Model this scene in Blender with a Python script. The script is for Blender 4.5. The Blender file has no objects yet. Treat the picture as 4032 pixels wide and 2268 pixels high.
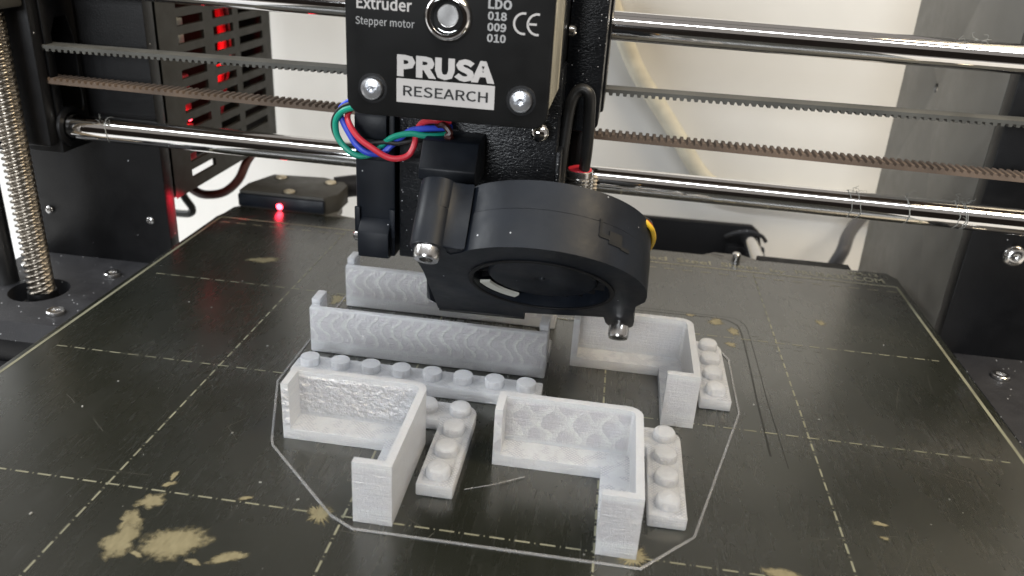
import bpy, bmesh, math, random
from mathutils import Vector, Matrix
random.seed(7)
S = 0.01                       # one millimetre in Blender units (1 unit = 100 mm)
PI = math.pi
scene = bpy.context.scene
COL = scene.collection
R = math.radians

# ------------------------------------------------------------------ camera
cam_d = bpy.data.cameras.new('camera')
cam = bpy.data.objects.new('camera', cam_d); COL.objects.link(cam)
CR = Vector((0.98907, 0.13555, 0.05802)); CD = Vector((0.10824, -0.40030, -0.90997)); CF = Vector((-0.10012, 0.90630, -0.41060))
m = Matrix((CR, -CD, -CF)).transposed().to_4x4()
m.translation = Vector((144.667, -75.089, 110.449)) * S
cam.matrix_world = m
cam_d.sensor_width = 36; cam_d.lens = 28.764
cam_d.clip_start = 0.01; cam_d.clip_end = 200
cam_d.dof.use_dof = True; cam_d.dof.focus_distance = 2.0; cam_d.dof.aperture_fstop = 2.3
scene.camera = cam

# ------------------------------------------------------------------ light
scene.view_settings.view_transform = 'Standard'; scene.view_settings.look = 'None'
scene.view_settings.exposure = 0.14; scene.view_settings.gamma = 1
W = bpy.data.worlds.new('World'); scene.world = W; W.use_nodes = True
W.node_tree.nodes['Background'].inputs[0].default_value = (0.40, 0.37, 0.345, 1)
W.node_tree.nodes['Background'].inputs[1].default_value = 0.72

def area(name, loc, target, sx, sy, power, col=(1, 1, 1)):
    d = bpy.data.lights.new(name, 'AREA'); d.shape = 'RECTANGLE'; d.size = sx * S; d.size_y = sy * S
    d.energy = power; d.color = col
    o = bpy.data.objects.new(name, d); COL.objects.link(o)
    o.location = Vector(loc) * S
    o.rotation_euler = (Vector(target) * S - o.location).to_track_quat('-Z', 'Y').to_euler()
    return o
area('ceiling_panel_lamp', (60, -420, 900), (110, 150, 20), 1500, 70, 720, (0.92, 0.96, 1.0))
area('window_light', (-700, 120, 420), (60, 330, 40), 350, 350, 470, (0.93, 0.97, 1.0))  # added cool fill for the left wall, no window known there
area('front_window_light', (-160, -1300, 360), (130, 100, 40), 480, 300, 1080, (0.92, 0.96, 1.0))  # added low frontal fill for the printed pieces, out of view
area('warm_room_lamp', (560, 40, 620), (240, 360, 60), 260, 260, 390, (1.0, 0.83, 0.58))  # added warm fill standing in for bounce on the right wall

# ------------------------------------------------------------------ materials
def nt(name):
    mt = bpy.data.materials.new(name); mt.use_nodes = True
    t = mt.node_tree
    return mt, t, t.nodes['Principled BSDF']
def N(t, kind, **kw):
    n = t.nodes.new(kind)
    for k, v in kw.items(): setattr(n, k, v)
    return n
def math_n(t, op, a, b=None, c=None):
    n = N(t, 'ShaderNodeMath', operation=op)
    for i, v in enumerate((a, b, c)):
        if v is None: continue
        if isinstance(v, (int, float)): n.inputs[i].default_value = v
        else: t.links.new(v, n.inputs[i])
    return n.outputs[0]
def ramp(t, src, p0, p1, c0=(0, 0, 0, 1), c1=(1, 1, 1, 1)):
    r = N(t, 'ShaderNodeValToRGB')
    e = r.color_ramp.elements
    e[0].position, e[1].position = p0, p1; e[0].color, e[1].color = c0, c1
    t.links.new(src, r.inputs[0]); return r.outputs[0]
def mixc(t, fac, a, b):
    n = N(t, 'ShaderNodeMix', data_type='RGBA')
    if isinstance(fac, (int, float)): n.inputs[0].default_value = fac
    else: t.links.new(fac, n.inputs[0])
    for i, v in ((6, a), (7, b)):
        if isinstance(v, tuple): n.inputs[i].default_value = v if len(v) == 4 else (*v, 1)
        else: t.links.new(v, n.inputs[i])
    return n.outputs[2]
def coords(t, scale=(1, 1, 1), rot=(0, 0, 0)):
    tc = N(t, 'ShaderNodeTexCoord'); mp = N(t, 'ShaderNodeMapping')
    mp.inputs['Scale'].default_value = scale; mp.inputs['Rotation'].default_value = rot
    t.links.new(tc.outputs['Object'], mp.inputs[0]); return mp.outputs[0]
def noise(t, vec, scale, detail=3, rough=0.55):
    n = N(t, 'ShaderNodeTexNoise'); n.inputs['Scale'].default_value = scale
    n.inputs['Detail'].default_value = detail; n.inputs['Roughness'].default_value = rough
    t.links.new(vec, n.inputs['Vector']); return n.outputs[0]
def bump(t, bs, h, strength, dist):
    b = N(t, 'ShaderNodeBump'); b.inputs['Strength'].default_value = strength; b.inputs['Distance'].default_value = dist
    t.links.new(h, b.inputs['Height']); t.links.new(b.outputs[0], bs.inputs['Normal'])
def specks(t, vec, cell, radius, keep):
    """small pale dust specks: a voronoi cell keeps its speck when its random value passes"""
    v = N(t, 'ShaderNodeTexVoronoi'); v.inputs['Scale'].default_value = 1 / (cell * S)
    t.links.new(vec, v.inputs['Vector'])
    near = math_n(t, 'LESS_THAN', v.outputs['Distance'], radius / cell)
    sep = N(t, 'ShaderNodeSeparateColor'); t.links.new(v.outputs['Color'], sep.inputs[0])
    return math_n(t, 'MULTIPLY', near, math_n(t, 'GREATER_THAN', sep.outputs[0], 1 - keep))
def plastic(name, base, rough=0.5, metal=0.0, grain=0.0, grain_mm=0.4, pale_flecks=0.0, vary=0.15, stretch=(1, 1, 1), spec=0.5, fleck_cell=2.0, fleck_r=0.22, bump_mm=0.15):
    mt, t, bs = nt(name)
    vec = coords(t, stretch)
    n1 = noise(t, vec, 1 / (12 * S), 4)
    c = mixc(t, ramp(t, n1, 0.3, 0.7), tuple(b * (1 - vary) for b in base), tuple(min(1, b * (1 + vary)) for b in base))
    if pale_flecks:
        c = mixc(t, specks(t, coords(t), fleck_cell, fleck_r, pale_flecks), c, (0.55, 0.56, 0.58, 1))
    t.links.new(c, bs.inputs['Base Color'])
    bs.inputs['Metallic'].default_value = metal
    bs.inputs['Specular IOR Level'].default_value = spec
    n2 = noise(t, vec, 1 / (6 * S), 3)
    t.links.new(ramp(t, n2, 0.2, 0.8, (rough * 0.8,) * 3 + (1,), (min(1, rough * 1.25),) * 3 + (1,)), bs.inputs['Roughness'])
    if grain:
        bump(t, bs, noise(t, vec, 1 / (grain_mm * S), 2), grain, bump_mm * S)
    return mt

M = {}
M['black'] = plastic('black_plastic', (0.005, 0.005, 0.0057), 0.42, grain=0.12, grain_mm=0.5, spec=0.28)
M['black_satin'] = plastic('black_satin_plastic', (0.0058, 0.0080, 0.0125), 0.44, vary=0.4, grain=0.2, grain_mm=1.5, spec=0.25, pale_flecks=0.05, fleck_cell=2.4, fleck_r=0.2)
M['black_matte'] = plastic('black_matte_plastic', (0.006, 0.006, 0.007), 0.6, spec=0.25)
M['black_label'] = plastic('black_motor_paint', (0.005, 0.005, 0.005), 0.5, grain=0.05, grain_mm=0.3, spec=0.25)
M['printed_black'] = plastic('black_printed_plastic', (0.006, 0.007, 0.009), 0.30, grain=0.8, grain_mm=0.6, stretch=(0.7, 0.7, 1.4), bump_mm=0.2, spec=0.4, pale_flecks=0.5, fleck_cell=1.25, fleck_r=0.13)  # pale specks here are glints of the grain put into the colour
M['powder'] = plastic('black_powder_coat', (0.0045, 0.0045, 0.0052), 0.42, spec=0.28, grain=0.35, grain_mm=0.35, pale_flecks=0.10, fleck_cell=3.0, fleck_r=0.24)
M['dusty_black'] = plastic('dusty_black_printed_plastic', (0.022, 0.022, 0.025), 0.55, grain=0.7, grain_mm=0.5, pale_flecks=0.22, fleck_cell=1.6, fleck_r=0.22)
M['olive'] = plastic('dark_grey_coated_metal', (0.034, 0.032, 0.027), 0.55, grain=0.3, grain_mm=0.4)
M['supply_grey'] = plastic('dark_olive_grey_coat', (0.019, 0.018, 0.0145), 0.55, grain=0.3, grain_mm=0.4, spec=0.35)
M['panel'] = plastic('grey_coated_panel', (0.105, 0.100, 0.088), 0.42, grain=0.08, grain_mm=0.4)
M['dark'] = plastic('dark_inside', (0.004, 0.004, 0.004), 0.8)
M['chrome'] = plastic('polished_steel', (0.74, 0.73, 0.72), 0.055, metal=1, vary=0.04, stretch=(0.08, 3, 3))
M['dark_steel'] = plastic('oily_dark_steel', (0.07, 0.07, 0.07), 0.3, metal=0.8)  # dark surroundings mirrored in the chrome rod, put into its colour
M['steel'] = plastic('bright_steel', (0.62, 0.61, 0.60), 0.22, metal=1, vary=0.15)
M['screw_thread'] = plastic('oiled_steel_thread', (0.33, 0.295, 0.25), 0.32, metal=1, vary=0.15)
M['zinc'] = plastic('zinc_plated_steel', (0.78, 0.80, 0.84), 0.30, metal=1, grain=0.5, grain_mm=0.7)
M['laminate'] = plastic('worn_motor_laminations', (0.36, 0.34, 0.27), 0.5, metal=0.35, vary=0.6, stretch=(1, 4, 0.5))
M['white_print'] = plastic('white_ink', (0.49, 0.47, 0.455), 0.6, vary=0.07)
M['grey_print'] = plastic('grey_ink', (0.36, 0.36, 0.36), 0.6, vary=0.1)
M['black_print'] = plastic('black_ink', (0.012, 0.012, 0.012), 0.6)
M['belt'] = plastic('grey_rubber_belt', (0.075, 0.074, 0.066), 0.7, vary=0.3, grain=0.3)
M['belt_brown'] = plastic('dusty_brown_rubber', (0.115, 0.082, 0.060), 0.8, vary=0.3, grain=0.3)  # browner than the rubber of the upper run
M['green'] = plastic('green_wire', (0.008, 0.30, 0.20), 0.33, vary=0.15)
M['blue'] = plastic('blue_wire', (0.035, 0.075, 0.60), 0.33, vary=0.15)
M['red'] = plastic('red_wire', (0.66, 0.035, 0.055), 0.33, vary=0.15)
M['dark_red'] = plastic('dark_red_cable', (0.045, 0.007, 0.005), 0.4)
M['black_wire'] = plastic('black_wire', (0.014, 0.014, 0.014), 0.4)
M['yellow'] = plastic('yellow_wire', (0.65, 0.40, 0.02), 0.4)
M['orange'] = plastic('orange_wire', (0.40, 0.08, 0.02), 0.4)
M['gold'] = plastic('brass_tan_screw', (0.46, 0.40, 0.29), 0.45, metal=0.5, vary=0.3)
M['ink_olive'] = plastic('pale_olive_screen_print', (0.205, 0.20, 0.14), 0.5, vary=0.25)
M['ink_faint'] = plastic('faint_olive_screen_print', (0.30, 0.285, 0.21), 0.6, vary=0.2)
M['worn'] = plastic('bare_tan_spring_steel', (0.300, 0.245, 0.118), 0.5, vary=0.25, grain=0.2)
M['scratch'] = plastic('fine_scratch', (0.065, 0.063, 0.052), 0.5)
M['residue'] = plastic('dark_glue_trace', (0.0085, 0.0085, 0.0065), 0.38)
M['dust'] = plastic('pale_grey_fluff', (0.26, 0.26, 0.24), 0.9)
M['cream_cable'] = plastic('pale_tan_cable', (0.565, 0.53, 0.43), 0.85)  # soft shade on the wall put into a tan colour
M['grey_cable'] = plastic('dark_grey_cable', (0.05, 0.05, 0.055), 0.5)
M['room_dark'] = plastic('dark_brown_wall', (0.030, 0.022, 0.018), 0.8)
M['wall'] = plastic('white_wall_paint', (0.67, 0.66, 0.635), 0.85, vary=0.015)
M['desk'] = plastic('white_desk_top', (0.78, 0.78, 0.78), 0.5, vary=0.02)
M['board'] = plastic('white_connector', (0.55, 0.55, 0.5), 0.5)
M['braid'] = plastic('beige_cord', (0.50, 0.43, 0.33), 0.8)

def emit(name, col, strength):
    mt, t, bs = nt(name)
    bs.inputs['Base Color'].default_value = (*col, 1)
    bs.inputs['Emission Color'].default_value = (*col, 1); bs.inputs['Emission Strength'].default_value = strength
    return mt
M['led'] = emit('lit_red_led', (1.0, 0.05, 0.08), 12)

def sheet_mat():
    mt, t, bs = nt('dark_olive_steel_sheet')
    v = coords(t)
    a = noise(t, v, 1 / (45 * S), 4)
    c = mixc(t, ramp(t, a, 0.3, 0.7), (0.0095, 0.0105, 0.0070), (0.0155, 0.0163, 0.0110))
    fine = noise(t, coords(t, (6, 0.5, 1), (0, 0, R(32))), 1 / (5 * S), 4, 0.7)
    scr = ramp(t, fine, 0.56, 0.78)
    c = mixc(t, math_n(t, 'MULTIPLY', scr, 0.15), c, (0.075, 0.073, 0.066, 1))
    fine2 = noise(t, coords(t, (7, 0.4, 1), (0, 0, R(-24))), 1 / (6 * S), 4, 0.7)
    scr2 = ramp(t, fine2, 0.58, 0.80)
    c = mixc(t, math_n(t, 'MULTIPLY', scr2, 0.12), c, (0.06, 0.06, 0.056, 1))
    t.links.new(c, bs.inputs['Base Color'])
    b = noise(t, coords(t, (2, 0.8, 1)), 1 / (22 * S), 5, 0.6)
    rr = math_n(t, 'ADD', ramp(t, b, 0.25, 0.75, (0.22,) * 3 + (1,), (0.32,) * 3 + (1,)), math_n(t, 'MULTIPLY', scr, 0.18))
    t.links.new(rr, bs.inputs['Roughness'])
    bs.inputs['Specular IOR Level'].default_value = 1.0
    bs.inputs['Coat Weight'].default_value = 0.35; bs.inputs['Coat Roughness'].default_value = 0.27
    bump(t, bs, noise(t, v, 1 / (0.5 * S), 2), 0.10, 0.05 * S)
    return mt
M['sheet'] = sheet_mat()

def smooth(t, src, a, b, lo, hi):
    n = N(t, 'ShaderNodeMapRange', interpolation_type='SMOOTHSTEP'); t.links.new(src, n.inputs[0])
    for k, v in ((1, a), (2, b), (3, lo), (4, hi)): n.inputs[k].default_value = v
    return n.outputs[0]
def frost_mat(name, mode):
    """translucent milky filament. wave / scales: the infill inside the walls shows through as paler wavy lines; rough: a knobbly skin"""
    mt, t, bs = nt(name)
    tc = N(t, 'ShaderNodeTexCoord'); oc = tc.outputs['Object']
    sep = N(t, 'ShaderNodeSeparateXYZ'); t.links.new(oc, sep.inputs[0])
    x = math_n(t, 'MULTIPLY', sep.outputs[0], 1 / S); y = math_n(t, 'MULTIPLY', sep.outputs[1], 1 / S); z = math_n(t, 'MULTIPLY', sep.outputs[2], 1 / S)
    geo = N(t, 'ShaderNodeNewGeometry'); gs = N(t, 'ShaderNodeSeparateXYZ'); t.links.new(geo.outputs['Normal'], gs.inputs[0])
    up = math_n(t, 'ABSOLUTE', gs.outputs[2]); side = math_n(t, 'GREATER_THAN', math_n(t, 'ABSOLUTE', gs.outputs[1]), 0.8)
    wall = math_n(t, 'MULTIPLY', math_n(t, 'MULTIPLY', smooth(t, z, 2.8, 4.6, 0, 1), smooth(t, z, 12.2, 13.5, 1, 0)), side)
    wob = math_n(t, 'ADD', math_n(t, 'MULTIPLY', noise(t, oc, 1 / (7 * S), 2), 2.6), math_n(t, 'MULTIPLY', noise(t, oc, 1 / (1.6 * S), 2), 1.1))
    P, A, LZ = 6.6, 1.25, 8.2
    ph = math_n(t, 'ADD', math_n(t, 'MULTIPLY', z, 2 * PI / LZ), math_n(t, 'MULTIPLY', wob, 0.6))
    sn = math_n(t, 'SINE', ph)
    wv = math_n(t, 'MULTIPLY', math_n(t, 'MULTIPLY', sn, math_n(t, 'POWER', math_n(t, 'ABSOLUTE', sn), -0.25)), A)
    def band(sgn, off):
        h = math_n(t, 'FRACT', math_n(t, 'DIVIDE', math_n(t, 'ADD', math_n(t, 'ADD', x, wob), math_n(t, 'MULTIPLY_ADD', wv, sgn, off)), P))
        return math_n(t, 'MULTIPLY', smooth(t, h, 0.45 if mode == 'scales' else 0.72, 0.95, 0, 1), smooth(t, h, 0.95, 1.0, 1, 0))
    if mode == 'wave': b = math_n(t, 'MAXIMUM', band(1.0, 0.0), math_n(t, 'MULTIPLY', band(1.0, P / 2), 0.7))
    elif mode == 'scales': b = math_n(t, 'MULTIPLY', math_n(t, 'MAXIMUM', band(1.0, 0.0), math_n(t, 'MULTIPLY', band(-1.0, P / 2), 0.75)), math_n(t, 'GREATER_THAN', y, 20.0))
    else: b = math_n(t, 'MULTIPLY', band(1.0, 0.0), 0.12)
    grain = noise(t, coords(t, (1, 1, 1.2)), 1 / (0.55 * S), 3, 0.7)
    patch = smooth(t, noise(t, oc, 1 / (13 * S), 2), 0.30, 0.48, 0.25, 1)
    line = math_n(t, 'MULTIPLY', math_n(t, 'MULTIPLY', math_n(t, 'MULTIPLY', b, patch), wall), smooth(t, grain, 0.34, 0.56, 0.45, 1.0))
    lay = noise(t, coords(t, (0.5, 0.5, 12)), 1 / (4 * S), 4, 0.75)      # thin lines along the layers
    vert = noise(t, coords(t, (6, 6, 0.8)), 1 / (3 * S), 4, 0.7)         # short upright streaks
    c = mixc(t, ramp(t, lay, 0.3, 0.7), (0.84, 0.86, 0.92, 1), (0.96, 0.975, 1.0, 1))
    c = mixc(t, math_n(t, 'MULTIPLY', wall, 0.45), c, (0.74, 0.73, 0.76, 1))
    c = mixc(t, math_n(t, 'MULTIPLY', smooth(t, vert, 0.50, 0.66, 0, 1), 0.40), c, (0.93, 0.92, 0.93, 1))
    c = mixc(t, math_n(t, 'MULTIPLY', smooth(t, grain, 0.58, 0.70, 0, 1), 0.45), c, (0.97, 0.97, 0.98, 1))
    hs = math_n(t, 'SINE', math_n(t, 'MULTIPLY', math_n(t, 'ADD', x, y), 2 * PI / 0.9)); hd = math_n(t, 'SINE', math_n(t, 'MULTIPLY', math_n(t, 'SUBTRACT', x, y), 2 * PI / 0.9))
    hp = smooth(t, noise(t, oc, 1 / (3.5 * S), 2), 0.44, 0.58, 0, 1)
    hatch = math_n(t, 'MULTIPLY', math_n(t, 'MULTIPLY', math_n(t, 'GREATER_THAN', math_n(t, 'MAXIMUM', hs, hd), 0.45), hp), math_n(t, 'GREATER_THAN', up, 0.8))
    flat = math_n(t, 'MULTIPLY', hatch, math_n(t, 'LESS_THAN', z, 3.6))
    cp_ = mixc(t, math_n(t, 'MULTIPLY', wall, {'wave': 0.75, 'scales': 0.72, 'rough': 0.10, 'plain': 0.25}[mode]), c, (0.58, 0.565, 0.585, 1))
    cp_ = mixc(t, line, cp_, (1.0, 0.99, 0.98, 1))
    if mode == 'rough':
        kb = noise(t, oc, 1 / (1.5 * S), 3, 0.6); kw = math_n(t, 'MULTIPLY', wall, math_n(t, 'GREATER_THAN', y, 20.0))
        cp_ = mixc(t, math_n(t, 'MULTIPLY', smooth(t, kb, 0.40, 0.52, 1, 0), math_n(t, 'MULTIPLY', kw, 0.7)), cp_, (0.52, 0.50, 0.50, 1))
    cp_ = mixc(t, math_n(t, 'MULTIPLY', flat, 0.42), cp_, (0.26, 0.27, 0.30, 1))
    t.links.new(c, bs.inputs['Base Color'])
    bs.inputs['Roughness'].default_value = 0.24; bs.inputs['IOR'].default_value = 1.5
    bs.inputs['Subsurface Weight'].default_value = 1.0
    bs.inputs['Subsurface Radius'].default_value = (0.95, 1.0, 1.1)
    bs.inputs['Subsurface Scale'].default_value = 6.5 * S
    gl = N(t, 'ShaderNodeBsdfGlass'); gl.inputs['Color'].default_value = (0.965, 0.982, 1.0, 1); gl.inputs['Roughness'].default_value = 0.18; gl.inputs['IOR'].default_value = 1.42
    hgt = math_n(t, 'ADD', math_n(t, 'MULTIPLY', lay, 1.1), math_n(t, 'ADD', math_n(t, 'MULTIPLY', vert, 0.45), math_n(t, 'MULTIPLY', line, 0.3)))
    hgt = math_n(t, 'ADD', hgt, math_n(t, 'MULTIPLY', grain, 0.35))
    if mode == 'rough':
        knob = noise(t, oc, 1 / (1.7 * S), 3, 0.6)
        hgt = math_n(t, 'ADD', hgt, math_n(t, 'MULTIPLY', math_n(t, 'MULTIPLY', smooth(t, knob, 0.3, 0.7, 0, 1), 2.2), math_n(t, 'MULTIPLY', wall, math_n(t, 'GREATER_THAN', y, 20.0))))
    bump(t, bs, hgt, 0.9, 0.30 * S)
    bs.inputs['Coat Weight'].default_value = 0.5; bs.inputs['Coat Roughness'].default_value = 0.1
    t.links.new(bs.inputs['Normal'].links[0].from_socket, bs.inputs['Coat Normal'])
    df = N(t, 'ShaderNodeBsdfDiffuse'); t.links.new(cp_, df.inputs[0])
    tl = N(t, 'ShaderNodeBsdfTranslucent'); t.links.new(cp_, tl.inputs[0])
    nb = bs.inputs['Normal'].links[0].from_socket
    t.links.new(nb, df.inputs['Normal'])
    m1 = N(t, 'ShaderNodeMixShader'); m1.inputs[0].default_value = 0.28; t.links.new(df.outputs[0], m1.inputs[1]); t.links.new(tl.outputs[0], m1.inputs[2])
    m2 = N(t, 'ShaderNodeMixShader'); m2.inputs[0].default_value = {'wave': 0.85, 'scales': 0.80, 'rough': 0.55, 'plain': 0.65}[mode]; t.links.new(bs.outputs[0], m2.inputs[1]); t.links.new(m1.outputs[0], m2.inputs[2])
    m3 = N(t, 'ShaderNodeMixShader'); m3.inputs[0].default_value = 0.48
    t.links.new(nb, gl.inputs['Normal']); t.links.new(m2.outputs[0], m3.inputs[1]); t.links.new(gl.outputs[0], m3.inputs[2])
    # glossy skin with tiny ridges that catch the lamps as glints
    gh = math_n(t, 'ADD', math_n(t, 'MULTIPLY', noise(t, coords(t, (1.6, 1.6, 0.7)), 1 / (0.9 * S), 3, 0.6), 1.0), math_n(t, 'MULTIPLY', hgt, 0.35))
    gb = N(t, 'ShaderNodeBump'); gb.inputs['Strength'].default_value = 1.0; gb.inputs['Distance'].default_value = 1.6 * S; t.links.new(gh, gb.inputs['Height'])
    go = N(t, 'ShaderNodeBsdfGlossy'); go.inputs['Roughness'].default_value = 0.10; t.links.new(gb.outputs[0], go.inputs['Normal'])
    m4 = N(t, 'ShaderNodeMixShader'); m4.inputs[0].default_value = 0.23; t.links.new(m3.outputs[0], m4.inputs[1]); t.links.new(go.outputs[0], m4.inputs[2])
    t.links.new(m4.outputs[0], t.nodes['Material Output'].inputs[0])
    vs_ = N(t, 'ShaderNodeVolumeScatter'); vs_.inputs['Color'].default_value = (0.990, 0.995, 1.0, 1); vs_.inputs['Density'].default_value = 1 / (2.0 * S); vs_.inputs['Anisotropy'].default_value = 0.2
    t.links.new(vs_.outputs[0], t.nodes['Material Output'].inputs['Volume'])
    return mt
scene.cycles.volume_bounces = 12; scene.cycles.transmission_bounces = 12; scene.cycles.max_bounces = 20
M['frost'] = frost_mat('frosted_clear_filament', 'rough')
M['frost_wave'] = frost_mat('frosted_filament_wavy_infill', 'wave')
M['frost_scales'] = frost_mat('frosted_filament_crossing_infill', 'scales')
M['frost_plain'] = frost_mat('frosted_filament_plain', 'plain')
def worn_mat():
    mt, t, bs = nt('bare_tan_spring_steel')
    at = N(t, 'ShaderNodeAttribute'); at.attribute_name = 'rim'
    v = coords(t); n1 = noise(t, v, 1 / (1.6 * S), 5, 0.7); n2 = noise(t, coords(t, (3, 1, 1), (0, 0, 0.5)), 1 / (3 * S), 3)
    t.links.new(mixc(t, ramp(t, n2, 0.3, 0.7), (0.17, 0.145, 0.08, 1), (0.235, 0.205, 0.12, 1)), bs.inputs['Base Color']); bs.inputs['Roughness'].default_value = 0.5
    e = math_n(t, 'ADD', at.outputs['Fac'], math_n(t, 'MULTIPLY', math_n(t, 'SUBTRACT', n1, 0.5), 1.1))
    tr = N(t, 'ShaderNodeBsdfTransparent'); mx_ = N(t, 'ShaderNodeMixShader')
    t.links.new(smooth(t, e, 0.50, 1.02, 0, 1), mx_.inputs[0]); t.links.new(bs.outputs[0], mx_.inputs[1]); t.links.new(tr.outputs[0], mx_.inputs[2])
    t.links.new(mx_.outputs[0], t.nodes['Material Output'].inputs[0]); return mt
M['worn'] = worn_mat()

# ------------------------------------------------------------------ mesh helpers (all in mm)
class MB:
    def __init__(s): s.v = []; s.f = []
    def add(s, vs, fs):
        o = len(s.v); s.v += [Vector(v) for v in vs]; s.f += [tuple(i + o for i in f) for f in fs]; return s
    def addbm(s, bm):
        bm.verts.index_update(); s.add([v.co.copy() for v in bm.verts], [[v.index for v in f.verts] for f in bm.faces]); bm.free(); return s
    def box(s, x0, x1, y0, y1, z0, z1, bev=0.4, rot=None, piv=None):
        bm = bmesh.new(); bmesh.ops.create_cube(bm, size=1)
        for v in bm.verts: v.co = Vector(((x0 + x1) / 2 + v.co.x * (x1 - x0), (y0 + y1) / 2 + v.co.y * (y1 - y0), (z0 + z1) / 2 + v.co.z * (z1 - z0)))
        if bev: bmesh.ops.bevel(bm, geom=bm.edges[:], offset=bev, segments=2, affect='EDGES', profile=0.5)
        if rot is not None:
            pv = Vector(piv)
            for v in bm.verts: v.co = rot @ (v.co - pv) + pv
        return s.addbm(bm)
    def lathe(s, p, axis, prof, seg=24):
        """prof: list of (radius, height along axis)"""
        a = Vector(axis).normalized(); u = a.orthogonal().normalized(); w = a.cross(u); p = Vector(p)
        vs = []; fs = []
        for r, h in prof:
            for k in range(seg):
                t = 2 * PI * k / seg; vs.append(p + a * h + (u * math.cos(t) + w * math.sin(t)) * r)
        n = len(prof)
        for j in range(n - 1):
            for k in range(seg):
                k2 = (k + 1) % seg; fs.append((j * seg + k, j * seg + k2, (j + 1) * seg + k2, (j + 1) * seg + k))
        if prof[0][0] > 1e-6: fs.append(tuple(range(seg))[::-1])
        if prof[-1][0] > 1e-6: fs.append(tuple((n - 1) * seg + k for k in range(seg)))
        return s.add(vs, fs)
    def cyl(s, p0, p1, r, seg=24, bev=0.0):
        d = Vector(p1) - Vector(p0); L = d.length
        pr = [(r, 0), (r, L)] if not bev else [(r - bev, 0), (r, bev), (r, L - bev), (r - bev, L)]
        return s.lathe(p0, d, pr, seg)
    def tube(s, pts, r, seg=8, sub=6):
        pts = spline([Vector(p) for p in pts], sub)
        up = None; vs = []; fs = []
        for i, p in enumerate(pts):
            d = (pts[min(i + 1, len(pts) - 1)] - pts[max(i - 1, 0)]).normalized()
            u = d.orthogonal().normalized() if up is None else (up - d * up.dot(d)).normalized()
            up = u; w = d.cross(u)
            for k in range(seg):
                t = 2 * PI * k / seg; vs.append(p + (u * math.cos(t) + w * math.sin(t)) * r)
        for i in range(len(pts) - 1):
            for k in range(seg):
                k2 = (k + 1) % seg; fs.append((i * seg + k, i * seg + k2, (i + 1) * seg + k2, (i + 1) * seg + k))
        fs.append(tuple(range(seg))[::-1]); fs.append(tuple((len(pts) - 1) * seg + k for k in range(seg)))
        return s.add(vs, fs)
    def prism(s, poly, O, X, Y, Z, h0, h1, bev=0.0, holes=()):
        """2D polygon (with holes) extruded along Z of the frame"""
        O, X, Y, Z = Vector(O), Vector(X), Vector(Y), Vector(Z)
        bm = bmesh.new(); edges = []; loops = []
        for lp in [poly] + list(holes):
            vs = [bm.verts.new(O + X * a + Y * b + Z * h0) for a, b in lp]; loops.append(vs)
            for k in range(len(vs)): edges.append(bm.edges.new((vs[k], vs[(k + 1) % len(vs)])))
        if holes: bmesh.ops.triangle_fill(bm, use_beauty=True, edges=edges)
        else: bm.faces.new(loops[0])
        ex = bmesh.ops.extrude_face_region(bm, geom=bm.faces[:])
        bmesh.ops.translate(bm, vec=Z * (h1 - h0), verts=[g for g in ex['geom'] if isinstance(g, bmesh.types.BMVert)])
        bmesh.ops.recalc_face_normals(bm, faces=bm.faces[:])
        if bev:
            es = [e for e in bm.edges if len(e.link_faces) == 2 and e.calc_face_angle(0) > 0.6]
            bmesh.ops.bevel(bm, geom=es, offset=bev, segments=2, affect='EDGES', profile=0.5, clamp_overlap=True)
        return s.addbm(bm)
def spline(p, sub):
    if sub <= 1 or len(p) < 3: return p
    out = []
    for i in range(len(p) - 1):
        a = p[max(i - 1, 0)]; b = p[i]; c = p[i + 1]; d = p[min(i + 2, len(p) - 1)]
        for k in range(sub):
            t = k / sub
            out.append(0.5 * ((2 * b) + (c - a) * t + (2 * a - 5 * b + 4 * c - d) * t * t + (3 * b - a - 3 * c + d) * t ** 3))
    out.append(p[-1]); return out
def root_of(o):
    while o.parent: o = o.parent
    return o
def build(name, mb, mat, parent=None, ang=35, loc=None):
    off = root_of(parent).location if parent else (Vector(loc) * S if loc else Vector((0, 0, 0)))
    me = bpy.data.meshes.new(name)
    me.from_pydata([tuple(v * S - off) for v in mb.v], [], mb.f)
    bm = bmesh.new(); bm.from_mesh(me); bmesh.ops.recalc_face_normals(bm, faces=bm.faces[:]); bm.to_mesh(me); bm.free()
    me.shade_smooth(); me.set_sharp_from_angle(angle=R(ang))
    me.materials.append(M[mat])
    o = bpy.data.objects.new(name, me); COL.objects.link(o)
    if parent: o.parent = parent
    else: o.location = off
    return o
def tag(o, label=None, cat=None, group=None, kind=None):
    for k, v in (('label', label), ('category', cat), ('group', group), ('kind', kind)):
        if v: o[k] = v
    return o
def thing(name, loc, label, cat, group=None):
    o = bpy.data.objects.new(name, None); COL.objects.link(o); o.location = Vector(loc) * S
    o.empty_display_size = 0.05
    return tag(o, label, cat, group)
def copy_tree(src, dx, dy, dz=0):
    r = src.copy(); COL.objects.link(r); r.location = src.location + Vector((dx, dy, dz)) * S
    for ch in src.children:
        c = ch.copy(); COL.objects.link(c); c.parent = r
        for g in ch.children:
            d = g.copy(); COL.objects.link(d); d.parent = c
    return r
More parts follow.
